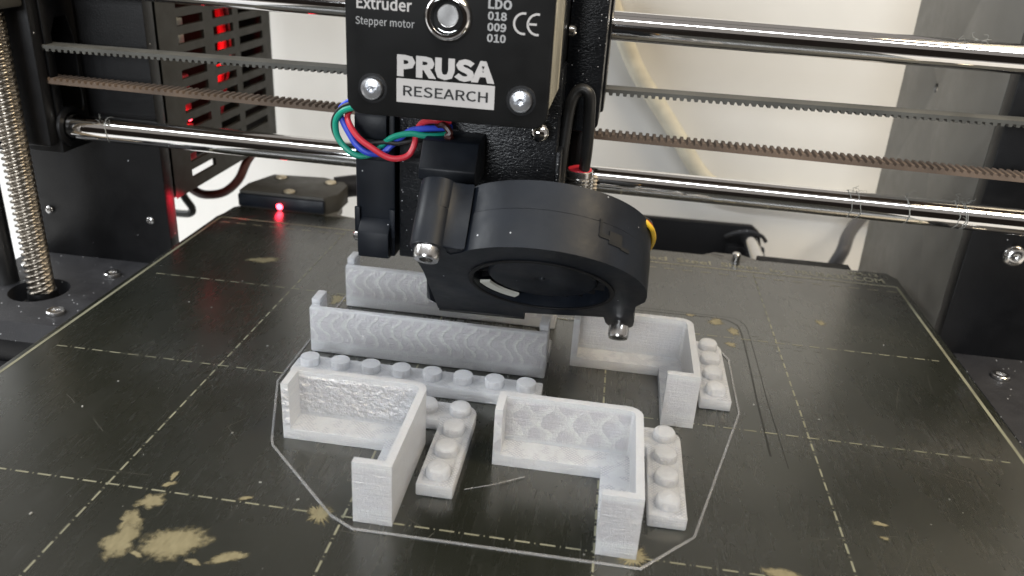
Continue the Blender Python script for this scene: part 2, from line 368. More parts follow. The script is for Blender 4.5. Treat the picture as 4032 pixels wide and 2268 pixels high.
# outlines of the printed words: corner coordinates and triangles
WORDS = {
'PRUSA': ([418,111,459,-9,426,-9,417,23,392,23,382,-9,350,-9,391,111,407,55,401,72,398,83,411,83,408,72,402,55,401,50,408,50,292,34,310,21,321,19,331,21,333,26,331,31,322,37,307,43,290,54,280,78,293,104,322,114,343,109,365,94,348,72,332,82,323,84,315,82,313,78,315,74,324,69,339,63,357,51,365,27,353,0,322,-11,298,-6,272,12,183,111,213,111,213,43,218,23,228,19,238,23,244,43,244,111,274,111,274,41,262,1,228,-11,195,1,183,41,145,66,148,74,145,80,132,83,124,83,124,63,132,63,124,35,124,-9,94,-9,94,111,136,111,167,104,180,74,172,49,160,42,189,-9,154,-9,129,35,44,111,77,104,91,73,78,41,45,32,36,32,36,-9,5,-9,5,111,56,64,59,72,56,80,41,83,36,83,36,60,41,60], [6,10,7,10,0,7,10,11,0,11,1,0,6,9,10,12,1,11,6,13,9,13,8,9,13,8,12,8,1,12,15,1,8,6,14,13,6,15,14,6,4,15,4,3,15,3,1,15,6,5,4,2,1,3,26,28,27,26,29,28,25,29,26,25,32,29,32,31,29,31,30,29,25,33,32,25,34,33,25,35,34,24,35,25,24,36,35,24,37,36,24,38,37,23,38,24,23,39,38,22,39,23,21,39,22,43,17,16,20,39,21,20,40,39,19,40,20,18,40,19,43,18,17,43,40,18,42,40,43,42,41,40,57,45,44,57,46,45,50,52,51,50,53,52,49,53,50,57,47,46,56,47,57,49,54,53,48,54,49,56,48,47,56,54,48,56,55,54,67,62,68,62,69,68,62,70,69,62,61,70,61,71,70,67,63,62,60,71,61,59,71,60,59,72,71,58,72,59,64,72,58,67,64,63,67,65,64,65,72,64,65,73,72,65,76,73,76,74,73,67,66,65,75,74,76,84,77,85,84,90,77,90,78,77,90,89,78,89,88,78,88,79,78,84,91,90,87,79,88,87,80,79,86,80,87,92,80,86,84,92,91,84,82,92,82,80,92,82,81,80,84,83,82]),
'RESEARCH': ([630,105,630,62,673,62,673,105,691,105,691,-2,673,-2,673,46,630,46,630,-2,613,-2,613,105,531,92,565,107,583,103,597,92,587,80,576,88,566,91,544,80,535,52,544,23,565,12,577,15,589,24,599,13,583,0,564,-4,530,10,517,51,484,61,489,74,484,86,467,90,452,90,452,56,466,56,452,41,452,-2,434,-2,434,105,469,105,496,98,507,74,500,53,485,44,512,-2,492,-2,467,41,389,105,425,-2,406,-2,397,29,363,29,353,-2,335,-2,371,105,388,57,383,74,378,90,381,90,377,74,371,57,367,44,392,44,331,105,331,89,284,89,284,62,323,62,323,46,284,46,284,13,332,13,332,-2,267,-2,267,105,185,26,200,15,214,12,228,16,233,26,229,36,217,42,203,49,188,58,180,77,190,99,215,107,233,103,249,92,239,80,227,88,215,91,203,87,199,78,203,69,214,63,229,57,245,46,251,27,241,5,214,-4,193,0,175,13,165,105,165,89,118,89,118,62,157,62,157,46,118,46,118,13,166,13,166,-2,101,-2,101,105,61,61,67,74,61,86,44,90,29,90,29,56,44,56,29,41,29,-2,12,-2,12,105,47,105,74,98,85,74,78,53,62,44,89,-2,69,-2,44,41], [10,0,11,10,1,0,2,4,3,2,5,4,10,8,1,8,2,1,8,7,2,7,5,2,10,9,8,6,5,7,12,14,13,12,15,14,12,18,15,18,17,15,17,16,15,29,19,12,19,18,12,29,20,19,29,21,20,28,21,29,23,25,24,28,22,21,22,25,23,22,26,25,28,26,22,27,26,28,39,34,40,34,41,40,34,42,41,34,33,42,33,32,42,32,43,42,39,35,34,31,43,32,31,44,43,30,44,31,36,44,30,39,37,35,37,36,35,37,44,36,37,45,44,37,48,45,48,46,45,39,38,37,47,46,48,55,59,56,59,49,56,59,60,49,60,50,49,55,61,59,61,58,59,61,58,60,58,50,60,57,50,58,55,62,61,64,50,57,55,63,62,55,53,63,53,64,63,53,52,64,52,50,64,55,54,53,51,50,52,75,67,76,67,65,76,67,66,65,75,68,67,75,71,68,71,69,68,71,70,69,75,72,71,75,73,72,75,74,73,87,89,88,87,90,89,86,94,87,94,93,87,93,90,87,93,92,90,92,91,90,86,95,94,86,96,95,85,96,86,85,97,96,85,98,97,84,98,85,84,99,98,83,99,84,83,100,99,82,100,83,81,100,82,81,101,100,80,101,81,104,78,77,79,101,80,104,79,78,103,79,104,103,101,79,103,102,101,115,107,116,107,105,116,107,106,105,115,108,107,115,111,108,111,109,108,111,110,109,115,112,111,115,113,112,115,114,113,126,121,127,121,128,127,121,129,128,121,120,129,120,119,129,119,130,129,126,122,121,118,130,119,118,131,130,117,131,118,123,131,117,126,124,122,124,123,122,124,131,123,124,132,131,124,135,132,135,133,132,126,125,124,134,133,135]),
'Extruder': ([535,79,536,65,532,65,541,76,555,81,560,81,567,78,563,61,557,63,554,63,546,60,538,48,538,-3,519,-3,519,79,446,70,473,82,498,71,506,43,506,38,505,32,456,32,461,18,477,12,486,13,497,19,504,4,490,-3,475,-5,447,6,435,38,484,59,473,64,461,59,456,47,488,47,359,70,384,81,398,79,403,75,402,82,402,115,422,115,422,-3,405,-3,404,6,407,6,397,-2,383,-5,358,6,348,38,402,58,395,62,387,64,374,57,368,38,373,19,386,12,395,14,402,21,268,79,287,79,287,30,290,16,299,13,307,15,316,23,316,79,335,79,335,-3,318,-3,317,9,321,9,310,-1,294,-5,274,3,268,27,231,79,233,65,228,65,238,76,251,81,257,81,263,78,260,61,253,63,250,63,242,60,234,48,234,-3,215,-3,215,79,164,62,153,62,153,78,165,79,166,101,183,101,183,79,204,79,204,62,183,62,183,23,185,15,192,12,196,12,203,15,207,-1,197,-4,188,-5,169,3,164,23,81,79,102,79,113,61,117,55,120,50,117,50,119,55,123,61,133,79,154,79,129,38,156,-3,134,-3,122,16,118,23,115,28,118,28,115,23,111,16,100,-3,79,-3,106,40,76,106,76,89,30,89,30,63,69,63,69,45,30,45,30,14,78,14,78,-3,11,-3,11,106], [3,5,4,3,6,5,13,2,14,2,0,14,2,1,0,3,7,6,2,8,3,8,7,3,13,11,2,11,10,2,10,9,2,9,8,2,13,12,11,15,17,16,15,32,17,32,31,17,31,18,17,30,33,15,33,32,15,35,18,31,30,34,33,30,35,34,30,18,35,30,19,18,30,20,19,29,21,30,21,20,30,29,22,21,24,26,25,29,23,22,23,26,24,29,26,23,28,26,29,28,27,26,40,42,41,40,43,42,39,43,40,36,38,37,36,39,38,36,52,39,52,51,39,51,43,39,50,54,36,54,53,36,53,52,36,59,43,51,50,55,54,49,55,50,49,56,55,58,43,59,49,57,56,57,46,58,46,43,58,49,46,57,48,45,49,45,46,49,48,47,45,47,44,45,47,43,46,44,43,47,76,61,60,76,62,61,66,68,67,66,69,68,76,63,62,75,63,76,65,72,66,72,69,66,75,64,63,64,72,65,75,71,64,71,72,64,75,73,71,73,70,71,73,69,72,74,73,75,70,69,73,80,82,81,80,83,82,90,79,91,79,77,91,79,78,77,80,84,83,79,85,80,85,84,80,90,88,79,88,87,79,87,86,79,86,85,79,90,89,88,95,97,96,95,98,97,95,99,98,95,100,99,94,100,95,93,100,94,92,100,93,111,101,92,101,100,92,111,102,101,111,103,102,110,103,111,105,107,106,110,104,103,104,107,105,110,107,104,109,107,110,109,108,107,133,113,112,133,114,113,119,121,120,119,122,121,133,115,114,118,122,119,133,117,115,117,116,115,117,122,118,133,122,117,132,127,133,127,122,133,127,128,122,128,123,122,132,129,127,129,126,127,129,126,128,126,123,128,132,130,129,125,123,126,132,131,130,124,123,125,144,136,145,136,134,145,136,135,134,144,137,136,144,140,137,140,138,137,140,139,138,144,141,140,144,142,141,144,143,142]),
'Stepper motor': ([937,77,938,63,937,63,947,74,959,79,964,78,968,77,965,64,961,65,957,66,948,62,939,49,939,-1,925,-1,925,77,845,68,870,79,895,68,906,38,895,8,870,-3,845,8,834,38,885,59,870,66,855,59,849,38,855,17,870,10,885,17,891,38,789,65,778,65,778,76,790,77,791,98,803,98,803,77,824,77,824,65,803,65,803,23,806,13,815,9,819,10,824,12,827,0,819,-2,811,-3,794,5,789,23,707,68,732,79,758,68,768,38,758,8,732,-3,707,8,696,38,748,59,732,66,717,59,711,38,717,17,732,10,748,17,754,38,584,77,586,66,585,66,596,75,609,79,623,75,630,65,642,75,655,79,673,71,679,48,679,-1,664,-1,664,46,661,61,651,66,642,63,633,55,633,-1,618,-1,618,46,615,61,605,66,596,63,587,55,587,-1,572,-1,572,77,489,77,491,63,490,63,499,74,512,79,516,78,521,77,518,64,514,65,510,66,500,62,492,49,492,-1,477,-1,477,77,405,68,429,79,452,69,460,42,460,38,459,34,409,34,416,16,433,9,443,11,452,15,457,6,445,0,431,-3,405,8,394,38,442,61,429,67,415,61,408,45,447,45,325,77,326,68,325,68,337,76,350,79,373,68,381,39,371,8,347,-3,336,0,327,6,327,-6,327,-33,313,-33,313,77,361,59,347,66,337,64,327,56,327,17,337,11,345,10,360,18,366,39,238,77,239,68,239,68,250,76,263,79,286,68,294,39,284,8,260,-3,249,0,240,6,240,-6,240,-33,226,-33,226,77,275,59,260,66,250,64,240,56,240,17,250,11,258,10,273,18,279,39,153,68,178,79,201,69,209,42,209,38,208,34,157,34,164,16,181,9,191,11,201,15,206,6,194,0,180,-3,154,8,143,38,191,61,178,67,164,61,157,45,196,45,98,65,86,65,86,76,99,77,100,98,112,98,112,77,133,77,133,65,112,65,112,23,115,13,123,9,127,10,132,12,135,0,128,-2,120,-3,103,5,98,23,14,23,28,14,43,10,58,15,63,26,59,37,47,44,32,50,18,60,11,77,20,97,44,105,61,102,75,92,67,83,56,90,44,92,30,88,26,78,31,68,42,62,57,55,72,45,78,27,69,6,43,-3,22,2,6,13], [3,5,4,3,6,5,13,0,14,13,2,0,2,1,0,3,7,6,2,9,3,9,8,3,8,7,3,2,10,9,13,11,2,11,10,2,13,12,11,15,17,16,22,25,15,25,24,15,24,17,15,24,23,17,23,18,17,22,26,25,30,18,23,29,18,30,22,27,26,21,27,22,29,19,18,28,19,29,21,28,27,21,19,28,20,19,21,34,36,35,34,37,36,34,38,37,34,39,38,33,39,34,32,39,33,31,39,32,50,40,31,40,39,31,50,41,40,49,41,50,49,42,41,49,43,42,44,46,45,43,46,44,49,46,43,48,46,49,48,47,46,51,53,52,58,61,51,61,60,51,60,53,51,60,59,53,59,54,53,58,62,61,66,54,59,65,54,66,58,63,62,57,63,58,65,55,54,64,55,65,57,64,63,57,55,64,56,55,57,74,76,75,70,72,71,93,67,94,93,69,67,69,68,67,69,72,70,69,89,72,89,73,72,73,76,74,73,82,76,82,81,76,81,77,76,73,83,82,69,90,89,88,73,89,93,91,69,91,90,69,88,83,73,88,84,83,87,84,88,80,77,81,93,92,91,87,85,84,80,78,77,86,85,87,79,78,80,98,100,99,98,101,100,108,95,109,108,97,95,97,96,95,98,102,101,97,104,98,104,103,98,103,102,98,97,105,104,108,106,97,106,105,97,108,107,106,110,112,111,110,127,112,127,126,112,126,113,112,125,128,110,128,127,110,130,113,126,125,129,128,125,130,129,125,113,130,125,114,113,125,115,114,124,116,125,116,115,125,124,117,116,124,118,117,119,121,120,118,121,119,124,121,118,123,121,124,123,122,121,134,136,135,144,131,145,144,133,131,133,132,131,133,136,134,144,149,133,149,148,133,148,147,133,147,136,133,147,146,136,146,137,136,154,137,146,144,150,149,154,138,137,153,138,154,152,138,153,144,141,150,141,151,150,141,152,151,141,138,152,141,139,138,144,142,141,140,139,141,144,143,142,158,160,159,168,155,169,168,157,155,157,156,155,157,160,158,168,173,157,173,172,157,172,171,157,171,160,157,171,170,160,170,161,160,178,161,170,168,174,173,178,162,161,177,162,178,176,162,177,168,165,174,165,175,174,165,176,175,165,162,176,165,163,162,168,166,165,164,163,165,168,167,166,179,181,180,179,196,181,196,195,181,195,182,181,194,197,179,197,196,179,199,182,195,194,198,197,194,199,198,194,182,199,194,183,182,194,184,183,193,185,194,185,184,194,193,186,185,193,187,186,188,190,189,187,190,188,193,190,187,192,190,193,192,191,190,203,205,204,203,206,205,203,207,206,203,208,207,202,208,203,201,208,202,200,208,201,219,209,200,209,208,200,219,210,209,218,210,219,218,211,210,218,212,211,213,215,214,212,215,213,218,215,212,217,215,218,217,216,215,230,232,231,230,233,232,229,237,230,237,236,230,236,233,230,235,233,236,235,234,233,229,238,237,229,239,238,228,239,229,228,240,239,228,241,240,227,241,228,227,242,241,226,242,227,226,243,242,225,243,226,224,243,225,224,244,243,223,244,224,247,221,220,222,244,223,247,222,221,246,222,247,246,244,222,246,245,244]),
'LDO': ([188,95,224,111,261,95,274,52,261,9,224,-8,188,9,175,52,242,78,224,87,207,78,200,52,207,25,224,16,242,25,249,52,117,108,156,94,170,52,156,9,117,-6,85,-6,85,108,137,26,145,52,137,77,114,87,109,87,109,16,114,16,33,108,33,17,78,17,78,-6,9,-6,9,108], [0,2,1,7,10,0,10,9,0,9,2,0,9,8,2,8,3,2,7,11,10,15,3,8,6,11,7,15,4,3,6,12,11,14,4,15,6,13,12,13,4,14,6,4,13,6,5,4,21,27,22,27,16,22,27,17,16,27,26,17,26,25,17,25,18,17,21,28,27,24,18,25,24,19,18,23,19,24,29,19,23,21,29,28,21,19,29,21,20,19,34,30,35,34,31,30,34,32,31,34,33,32]),
'018': ([164,46,176,56,176,52,167,62,162,78,171,101,195,109,219,100,228,77,223,60,214,51,214,54,226,44,232,24,221,2,195,-7,168,2,157,25,204,86,195,90,187,86,184,78,189,68,200,62,205,68,207,76,203,37,188,44,181,37,178,27,183,17,195,13,206,16,209,25,108,15,108,82,90,82,90,99,105,103,115,107,131,107,131,15,151,15,151,-5,85,-5,85,15,11,95,39,110,66,95,76,52,66,8,39,-7,11,8,2,52,49,82,39,88,29,82,24,52,29,22,39,14,49,22,54,52], [5,7,6,4,7,5,4,19,7,19,8,7,4,20,19,18,8,19,4,21,20,25,8,18,3,21,4,3,22,21,25,9,8,24,9,25,23,9,24,3,23,22,3,9,23,2,1,3,1,9,3,1,11,9,11,10,9,0,11,1,0,12,11,17,27,0,27,12,0,27,13,12,17,28,27,26,13,27,17,29,28,33,13,26,17,30,29,16,30,17,32,13,33,32,14,13,16,31,30,31,14,32,16,14,31,15,14,16,38,40,39,38,41,40,37,35,38,35,41,38,36,35,37,34,41,35,44,34,45,44,41,34,44,42,41,44,43,42,46,48,47,53,56,46,56,55,46,55,48,46,55,54,48,54,49,48,53,57,56,61,49,54,61,50,49,52,57,53,52,58,57,60,50,61,52,59,58,59,50,60,52,50,59,52,51,50]),
'009': ([170,23,180,15,187,14,201,21,205,38,205,38,190,34,165,43,157,71,167,99,191,110,220,96,231,56,218,8,189,-7,172,-3,157,8,183,85,179,71,182,58,192,54,200,56,208,64,203,83,191,89,89,95,117,110,144,95,154,52,144,8,117,-7,89,8,80,52,126,82,117,88,107,82,102,52,107,22,117,14,126,22,131,52,11,95,39,110,66,95,76,52,66,8,39,-7,11,8,2,52,49,82,39,88,29,82,24,52,29,22,39,14,49,22,54,52], [9,11,10,8,17,9,17,24,9,24,11,9,24,23,11,23,12,11,8,18,17,22,12,23,7,18,8,7,19,18,21,12,22,7,20,19,20,12,21,20,4,12,4,13,12,7,4,20,6,4,7,6,5,4,3,13,4,16,1,0,2,13,3,16,2,1,16,13,2,16,14,13,15,14,16,25,27,26,32,35,25,35,34,25,34,27,25,34,33,27,33,28,27,32,36,35,40,28,33,40,29,28,31,36,32,31,37,36,39,29,40,31,38,37,38,29,39,31,29,38,31,30,29,41,43,42,48,51,41,51,50,41,50,43,41,50,49,43,49,44,43,48,52,51,56,44,49,56,45,44,47,52,48,47,53,52,55,45,56,47,54,53,54,45,55,47,45,54,47,46,45]),
'010': ([167,95,194,110,222,95,231,52,222,8,194,-7,167,8,158,52,204,82,194,88,185,82,180,52,185,22,194,14,204,22,209,52,108,15,108,82,90,82,90,99,105,103,115,107,131,107,131,15,151,15,151,-5,85,-5,85,15,11,95,39,110,66,95,76,52,66,8,39,-7,11,8,2,52,49,82,39,88,29,82,24,52,29,22,39,14,49,22,54,52], [0,2,1,7,10,0,10,9,0,9,2,0,9,8,2,8,3,2,7,11,10,15,3,8,15,4,3,6,11,7,6,12,11,14,4,15,6,13,12,13,4,14,6,4,13,6,5,4,20,22,21,20,23,22,19,17,20,17,23,20,18,17,19,16,23,17,26,16,27,26,23,16,26,24,23,26,25,24,28,30,29,35,38,28,38,37,28,37,30,28,37,36,30,36,31,30,35,39,38,43,31,36,43,32,31,34,39,35,34,40,39,42,32,43,34,41,40,41,32,42,34,32,41,34,33,32]),
}
def lettering(name, body, O, X, Y, w, h, mat, parent, bold=0.0, lift=0.06):
    """flat printed words: O lower left corner, X and Y directions, fitted to w by h"""
    if body in WORDS:
        co, tri = WORDS[body]; me = bpy.data.meshes.new('words')
        me.from_pydata([(co[i], co[i + 1], 0) for i in range(0, len(co), 2)], [], [tri[i:i + 3] for i in range(0, len(tri), 3)])
        return fit_words(name, me, O, X, Y, w, h, mat, parent, lift)
    cu = bpy.data.curves.new('words', 'FONT'); cu.body = body; cu.size = 1; cu.offset = bold
    cu.resolution_u = 4
    o = bpy.data.objects.new('words', cu); COL.objects.link(o)
    me = bpy.data.meshes.new_from_object(o.evaluated_get(bpy.context.evaluated_depsgraph_get()))
    bpy.data.objects.remove(o); bpy.data.curves.remove(cu)
    return fit_words(name, me, O, X, Y, w, h, mat, parent, lift)
def fit_words(name, me, O, X, Y, w, h, mat, parent, lift):
    xs = [v.co.x for v in me.vertices]; ys = [v.co.y for v in me.vertices]
    x0, x1, y0, y1 = min(xs), max(xs), min(ys), max(ys)
    X, Y, O = Vector(X), Vector(Y), Vector(O); Z = X.cross(Y)
    mb = MB()
    mb.add([O + X * ((v.co.x - x0) / (x1 - x0) * w) + Y * ((v.co.y - y0) / (y1 - y0) * h) + Z * lift for v in me.vertices], [tuple(p.vertices) for p in me.polygons])
    bpy.data.meshes.remove(me)
    o = build(name, mb, mat, parent)
    return o
def arc(cx, cy, r, a0, a1, n):
    return [(cx + r * math.cos(R(a0 + (a1 - a0) * k / n)), cy + r * math.sin(R(a0 + (a1 - a0) * k / n))) for k in range(n + 1)]
EX, EY, EZ = Vector((1, 0, 0)), Vector((0, 1, 0)), Vector((0, 0, 1))

# ------------------------------------------------------------------ setting
mb = MB(); mb.box(-900, 1200, 372, 392, -300, 225, 0)  # top kept low so the near part of the sheet reflects dark
tag(build('wall', mb, 'wall'), 'plain white painted partition wall behind the printer', None, None, 'structure')
mb = MB(); mb.box(-900, 1200, -70, 371.6, -112, -92, 0)
tag(build('desk_top', mb, 'desk'), 'white desk top the printer stands on', None, None, 'structure')

mb = MB(); mb.box(-2500, 2700, 1200, 1220, -900, 900, 0)  # unseen dark surface added for the steel sheet to reflect
tag(build('room_wall', mb, 'room_dark'), 'dark brown room wall beyond the white partition', None, None, 'structure')
mb = MB(); mb.box(-2500, 2700, -1620, -1600, -900, 700, 0)
tag(build('opposite_wall', mb, 'room_dark'), 'dark brown wall on the far side of the room', None, None, 'structure')
# ------------------------------------------------------------------ printer frame
fr = thing('printer_frame', (125, 183, -92), 'black powder coated printer frame standing upright behind the build plate', 'printer frame')
mb = MB(); mb.box(-56, -7, 180, 186, -92, 240, 0.5); build('upright', mb, 'powder', fr)
mb = MB(); mb.box(258, 306, 180, 186, -92, 240, 0.5); build('upright', mb, 'powder', fr)
mb = MB(); mb.box(-7.01, 258.01, 180.2, 185.8, -92, -52, 0); build('cross_beam', mb, 'powder', fr)
mb = MB(); mb.box(-56, 306, 180.2, 185.8, 240.02, 285, 0.5); build('top_beam', mb, 'powder', fr)
def socket_screw(name, p, ax, r, h, parent, mat='steel', sub=True):
    mb = MB(); a = Vector(ax).normalized()
    mb.lathe(p, a, [(r, 0), (r, h * 0.8), (r * 0.9, h), (r * 0.52, h), (r * 0.5, h * 0.45), (0, h * 0.42)], 24)
    return build(name, mb, mat, parent)
def button_screw(name, p, ax, r, parent, mat='steel'):
    mb = MB()
    mb.lathe(p, ax, [(r, 0), (r * 0.97, r * 0.18), (r * 0.8, r * 0.42), (r * 0.5, r * 0.55), (r * 0.36, r * 0.56), (r * 0.34, r * 0.2), (0, r * 0.18)], 24)
    return build(name, mb, mat, parent)
for x, z in ((-51.9, 5.8), (-13.6, 5.7)): button_screw('screw', (x, 179.9, z), (0, -1, 0), 1.5, fr)
button_screw('screw', (272.0, 179.9, 24.5), (0, -1, 0), 3.6, fr)

# brackets at the foot of the uprights
def z_bracket(name, x0, x1, xs, xh, label, mat, flip):
    t = thing(name, ((x0 + x1) / 2, 155, -11), label, 'bracket', 'motor brackets at the feet of the frame')
    hole = arc(xh, 150, 9.3, 0, 360 - 15, 23)
    mb = MB(); mb.prism([(x0, 128), (x1, 128), (x1, 179.8), (x0, 179.8)], (0, 0, 0), EX, EY, EZ, -18, -11, 0, [hole]); build('top_plate', mb, mat, t)
    mb = MB(); mb.box(x0, x1, 128.2, 179.6, -26, -18.1, 0.4); build('base_block', mb, 'black', t)
    mb = MB(); mb.box(x0 + 1, x1 - 1, 126.0, 168.3, -70, -26.1, 1.0); build('motor_body', mb, 'black_matte', t)
    for x, y in xs:
        mb = MB(); mb.lathe((x, y, -11), EZ, [(3.0, 0.02), (2.9, 0.05), (2.7, 0.06)], 24)
        build('socket', mb, 'dark', t)
        socket_screw('screw', (x, y, -10.9), EZ, 2.7, 1.1, t, 'steel')
    return t
zb = z_bracket('motor_bracket', -62, -13.5, [(-22.5, 136), (-22.5, 167), (-53.5, 167)], -38, 'dusty black motor bracket around the foot of the threaded screw', 'dusty_black', 1)
mb = MB(); mb.lathe((-37.8, 151, -17.9), EZ, [(7.6, 0), (6.5, 2.5), (4.8, 3.4), (4.4, 6.5)], 24); build('coupler', mb, 'black', zb)
for k in range(5):
    a = R(215 + k * 24); mb = MB()
    mb.tube([(-37.8 + math.cos(a) * q, 151 + math.sin(a) * q, -17.6 + (8.2 - q) * 1.0) for q in (5.0, 6.0, 7.4)], 0.35, 6, 3); build('grease_bead', mb, 'steel', zb)
z_bracket('motor_bracket', 263.5, 312, [(272.8, 166), (272.8, 136)], 288, 'dusty black motor bracket beside the right edge of the build plate', 'dusty_black', -1)

# threaded screw
def lead_screw():
    t = thing('lead_screw', (-37.8, 151, -12), 'oily threaded steel lead screw standing beside the frame upright', 'lead screw')
    seg = 28; dz = 0.2; z0, z1 = -16, 120; n = int((z1 - z0) / dz)
    vs = []; fs = []
    for j in range(n + 1):
        z = z0 + j * dz
        for k in range(seg):
            th = k / seg
            f = ((z - 8.0 * th) / 2.0) % 1.0
            e = min(1, max(0, (0.25 - abs(f - 0.5)) / 0.10 + 0.5))
            r = 3.15 + 0.95 * e
            vs.append((-37.8 + r * math.cos(2 * PI * th), 151 + r * math.sin(2 * PI * th), z))
    for j in range(n):
        for k in range(seg):
            k2 = (k + 1) % seg
            fs.append((j * seg + k, j * seg + k2, (j + 1) * seg + k2, (j + 1) * seg + k))
    mb = MB(); mb.add(vs, fs); build('thread', mb, 'screw_thread', t, 50)
lead_screw()
mb = MB(); mb.cyl((-52.5, 153.5, -13), (-52.5, 153.5, 122), 4, 24)
tag(build('guide_rod', mb, 'dark_steel', loc=(-52.5, 153.5, -11)), 'upright steel guide rod at the far left of the threaded screw', 'rod')

# power supply with vents
ps = thing('power_supply', (-32, 232, 12), 'dark grey power supply box with slotted vents lit red inside', 'power supply')
def vent_panel():
    ys = [187.2, 200.0, 218.6, 226.0, 242.6, 247.5, 269.5, 278.0]
    zs = [12.0]; z = 16.2
    rows = []
    while z < 118:
        rows.append((z, z + 3.15)); zs += [z, z + 3.15]; z += 5.98
    zs.append(122.0)
    holes_y = {(200.0, 218.6), (226.0, 242.6), (247.5, 269.5)}; holes_z = set(rows)
    mb = MB()
    for a in range(len(ys) - 1):
        for b in range(len(zs) - 1):
            y0, y1, z0, z1 = ys[a], ys[a + 1], zs[b], zs[b + 1]
            hole = (y0, y1) in holes_y and (z0, z1) in holes_z and not (z0 < 19 and a > 2)
            xo, xi = -7.0, -8.4
            if not hole:
                mb.add([(xo, y0, z0), (xo, y1, z0), (xo, y1, z1), (xo, y0, z1)], [(0, 1, 2, 3)])
                mb.add([(xi, y0, z0), (xi, y1, z0), (xi, y1, z1), (xi, y0, z1)], [(3, 2, 1, 0)])
            else:
                c = [(y0, z0), (y1, z0), (y1, z1), (y0, z1)]
                for k in range(4):
                    p, q = c[k], c[(k + 1) % 4]
                    mb.add([(xo, *p), (xo, *q), (xi, *q), (xi, *p)], [(0, 1, 2, 3)])
    return mb
build('vent_panel', vent_panel(), 'supply_grey', ps)
mb = MB(); mb.box(-58, -28, 187.2, 278, 10.6, 12.0, 0.2); build('bottom_plate', mb, 'supply_grey', ps)
mb = MB(); mb.box(-58, -57, 187.2, 278, 12.05, 122, 0); build('back_plate', mb, 'dark', ps)
mb = MB(); mb.box(-56.9, -8.5, 187.2, 188.2, 12.05, 122, 0); build('front_plate', mb, 'supply_grey', ps)
mb = MB(); mb.box(-56.9, -8.5, 277, 278, 12.05, 122, 0); build('rear_plate', mb, 'supply_grey', ps)
mb = MB(); mb.box(-56.9, -8.5, 188.3, 276.9, 122.05, 123, 0); build('top_plate', mb, 'supply_grey', ps)
for dy in (0, 4.4):
    mb = MB(); mb.tube([(-15, 243 + dy, 118), (-13, 242.5 + dy, 80), (-12.2, 243 + dy, 62), (-14, 242 + dy, 46), (-19, 238 + dy, 20)], 1.7, 8, 5); build('inner_wire', mb, 'red', ps)
mb = MB(); mb.box(-20, -13.5, 199, 209, 66, 74, 0.3); mb.box(-19, -13.5, 211, 216, 60, 71, 0.3); build('terminal_block', mb, 'board', ps)
for z in (20, 29, 39, 47):
    mb = MB(); mb.box(-18, -11, 200, 212, z, z + 5, 0.5); build('relay', mb, 'red', ps)
mb = MB(); mb.lathe((-11, 207, 37), (1, 0, 0), [(1.3, 0), (1.3, 1.5), (0.9, 2.0), (0, 2.2)], 12); build('led', mb, 'led', ps)
d = bpy.data.lights.new('led_glow', 'SPOT'); d.energy = 3.2; d.spot_size = R(160); d.spot_blend = 0.6; d.color = (1, 0.04, 0.05); d.shadow_soft_size = 0.01
o = bpy.data.objects.new('led_glow', d); COL.objects.link(o); o.location = Vector((-9.4, 224.5, 50)) * S; o.rotation_euler = (Vector((-1, 0.35, 0.3))).to_track_quat('-Z', 'Y').to_euler()

# dark red mains cables under the supply
mb = MB(); mb.tube([(-6, 262, 16), (-9.6, 252, 9.0), (-11.5, 246, 2), (-16, 242, -2.7), (-22, 240, -4.2), (-28, 240, -3.5), (-36, 241, 2), (-44, 243, 11)], 1.9, 10)
tag(build('mains_cable', mb, 'dark_red', loc=(-14, 240, -2)), 'dark red cable looping down below the slotted power supply', 'cable')
mb = MB(); mb.tube([(-36, 240, 6), (-34.5, 240, -5), (-31.0, 240, -11), (-32, 240, -13.6), (-37, 241, -14.6), (-46, 243, -15)], 1.6, 10)
tag(build('mains_cable', mb, 'black_wire', loc=(-31, 240, -12)), 'short black cable bent into a hook beside the frame upright', 'cable')

# electronics box on the right
eb = thing('electronics_box', (275, 232, 20), 'grey coated electronics box behind the right frame upright', 'electronics box')
mb = MB(); mb.prism([(186.3, -40), (273, -40), (276.5, 13), (279.5, 91), (282, 160), (186.3, 160)], (258, 0, 0), EY, EZ, EX, 0, 1.6, 0.3, [arc(240.5, 64, 1.7, 0, 345, 23)])
build('side_panel', mb, 'panel', eb)
mb = MB(); mb.box(259.8, 300, 186.4, 270, -40, 160, 0.3); build('case_body', mb, 'dark', eb)
mb = MB(); mb.lathe((258.9, 241.2, 63.2), (-1, 0, 0), [(1.3, 0), (1.2, 0.3), (0, 0.35)], 16); build('screw', mb, 'steel', eb)

# tan shade band and a grey cable on the wall side
mb = MB(); mb.tube([(134, 366, 82), (147, 366, 55.2), (156, 366, 39.8), (168.4, 366, 24.3), (181, 366, 8.3), (191.6, 366, -6), (201.4, 366, -14.4), (214.6, 366, -17.2), (246.4, 366, -17.8), (277, 366, -18.2), (310, 366, -19.4)], 4.4, 14)  # tube added to draw the soft diagonal shade on the wall
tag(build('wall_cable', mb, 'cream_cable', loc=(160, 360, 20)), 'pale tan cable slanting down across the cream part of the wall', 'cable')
mb = MB(); mb.tube([(254, 325, -60), (261, 314, -30), (268, 330, -22), (283, 352, -14), (300, 362, 0)], 3.2, 10)
tag(build('grey_cable', mb, 'grey_cable', loc=(261, 314, -30)), 'dark grey cable rising beside the foot of the electronics box', 'cable')

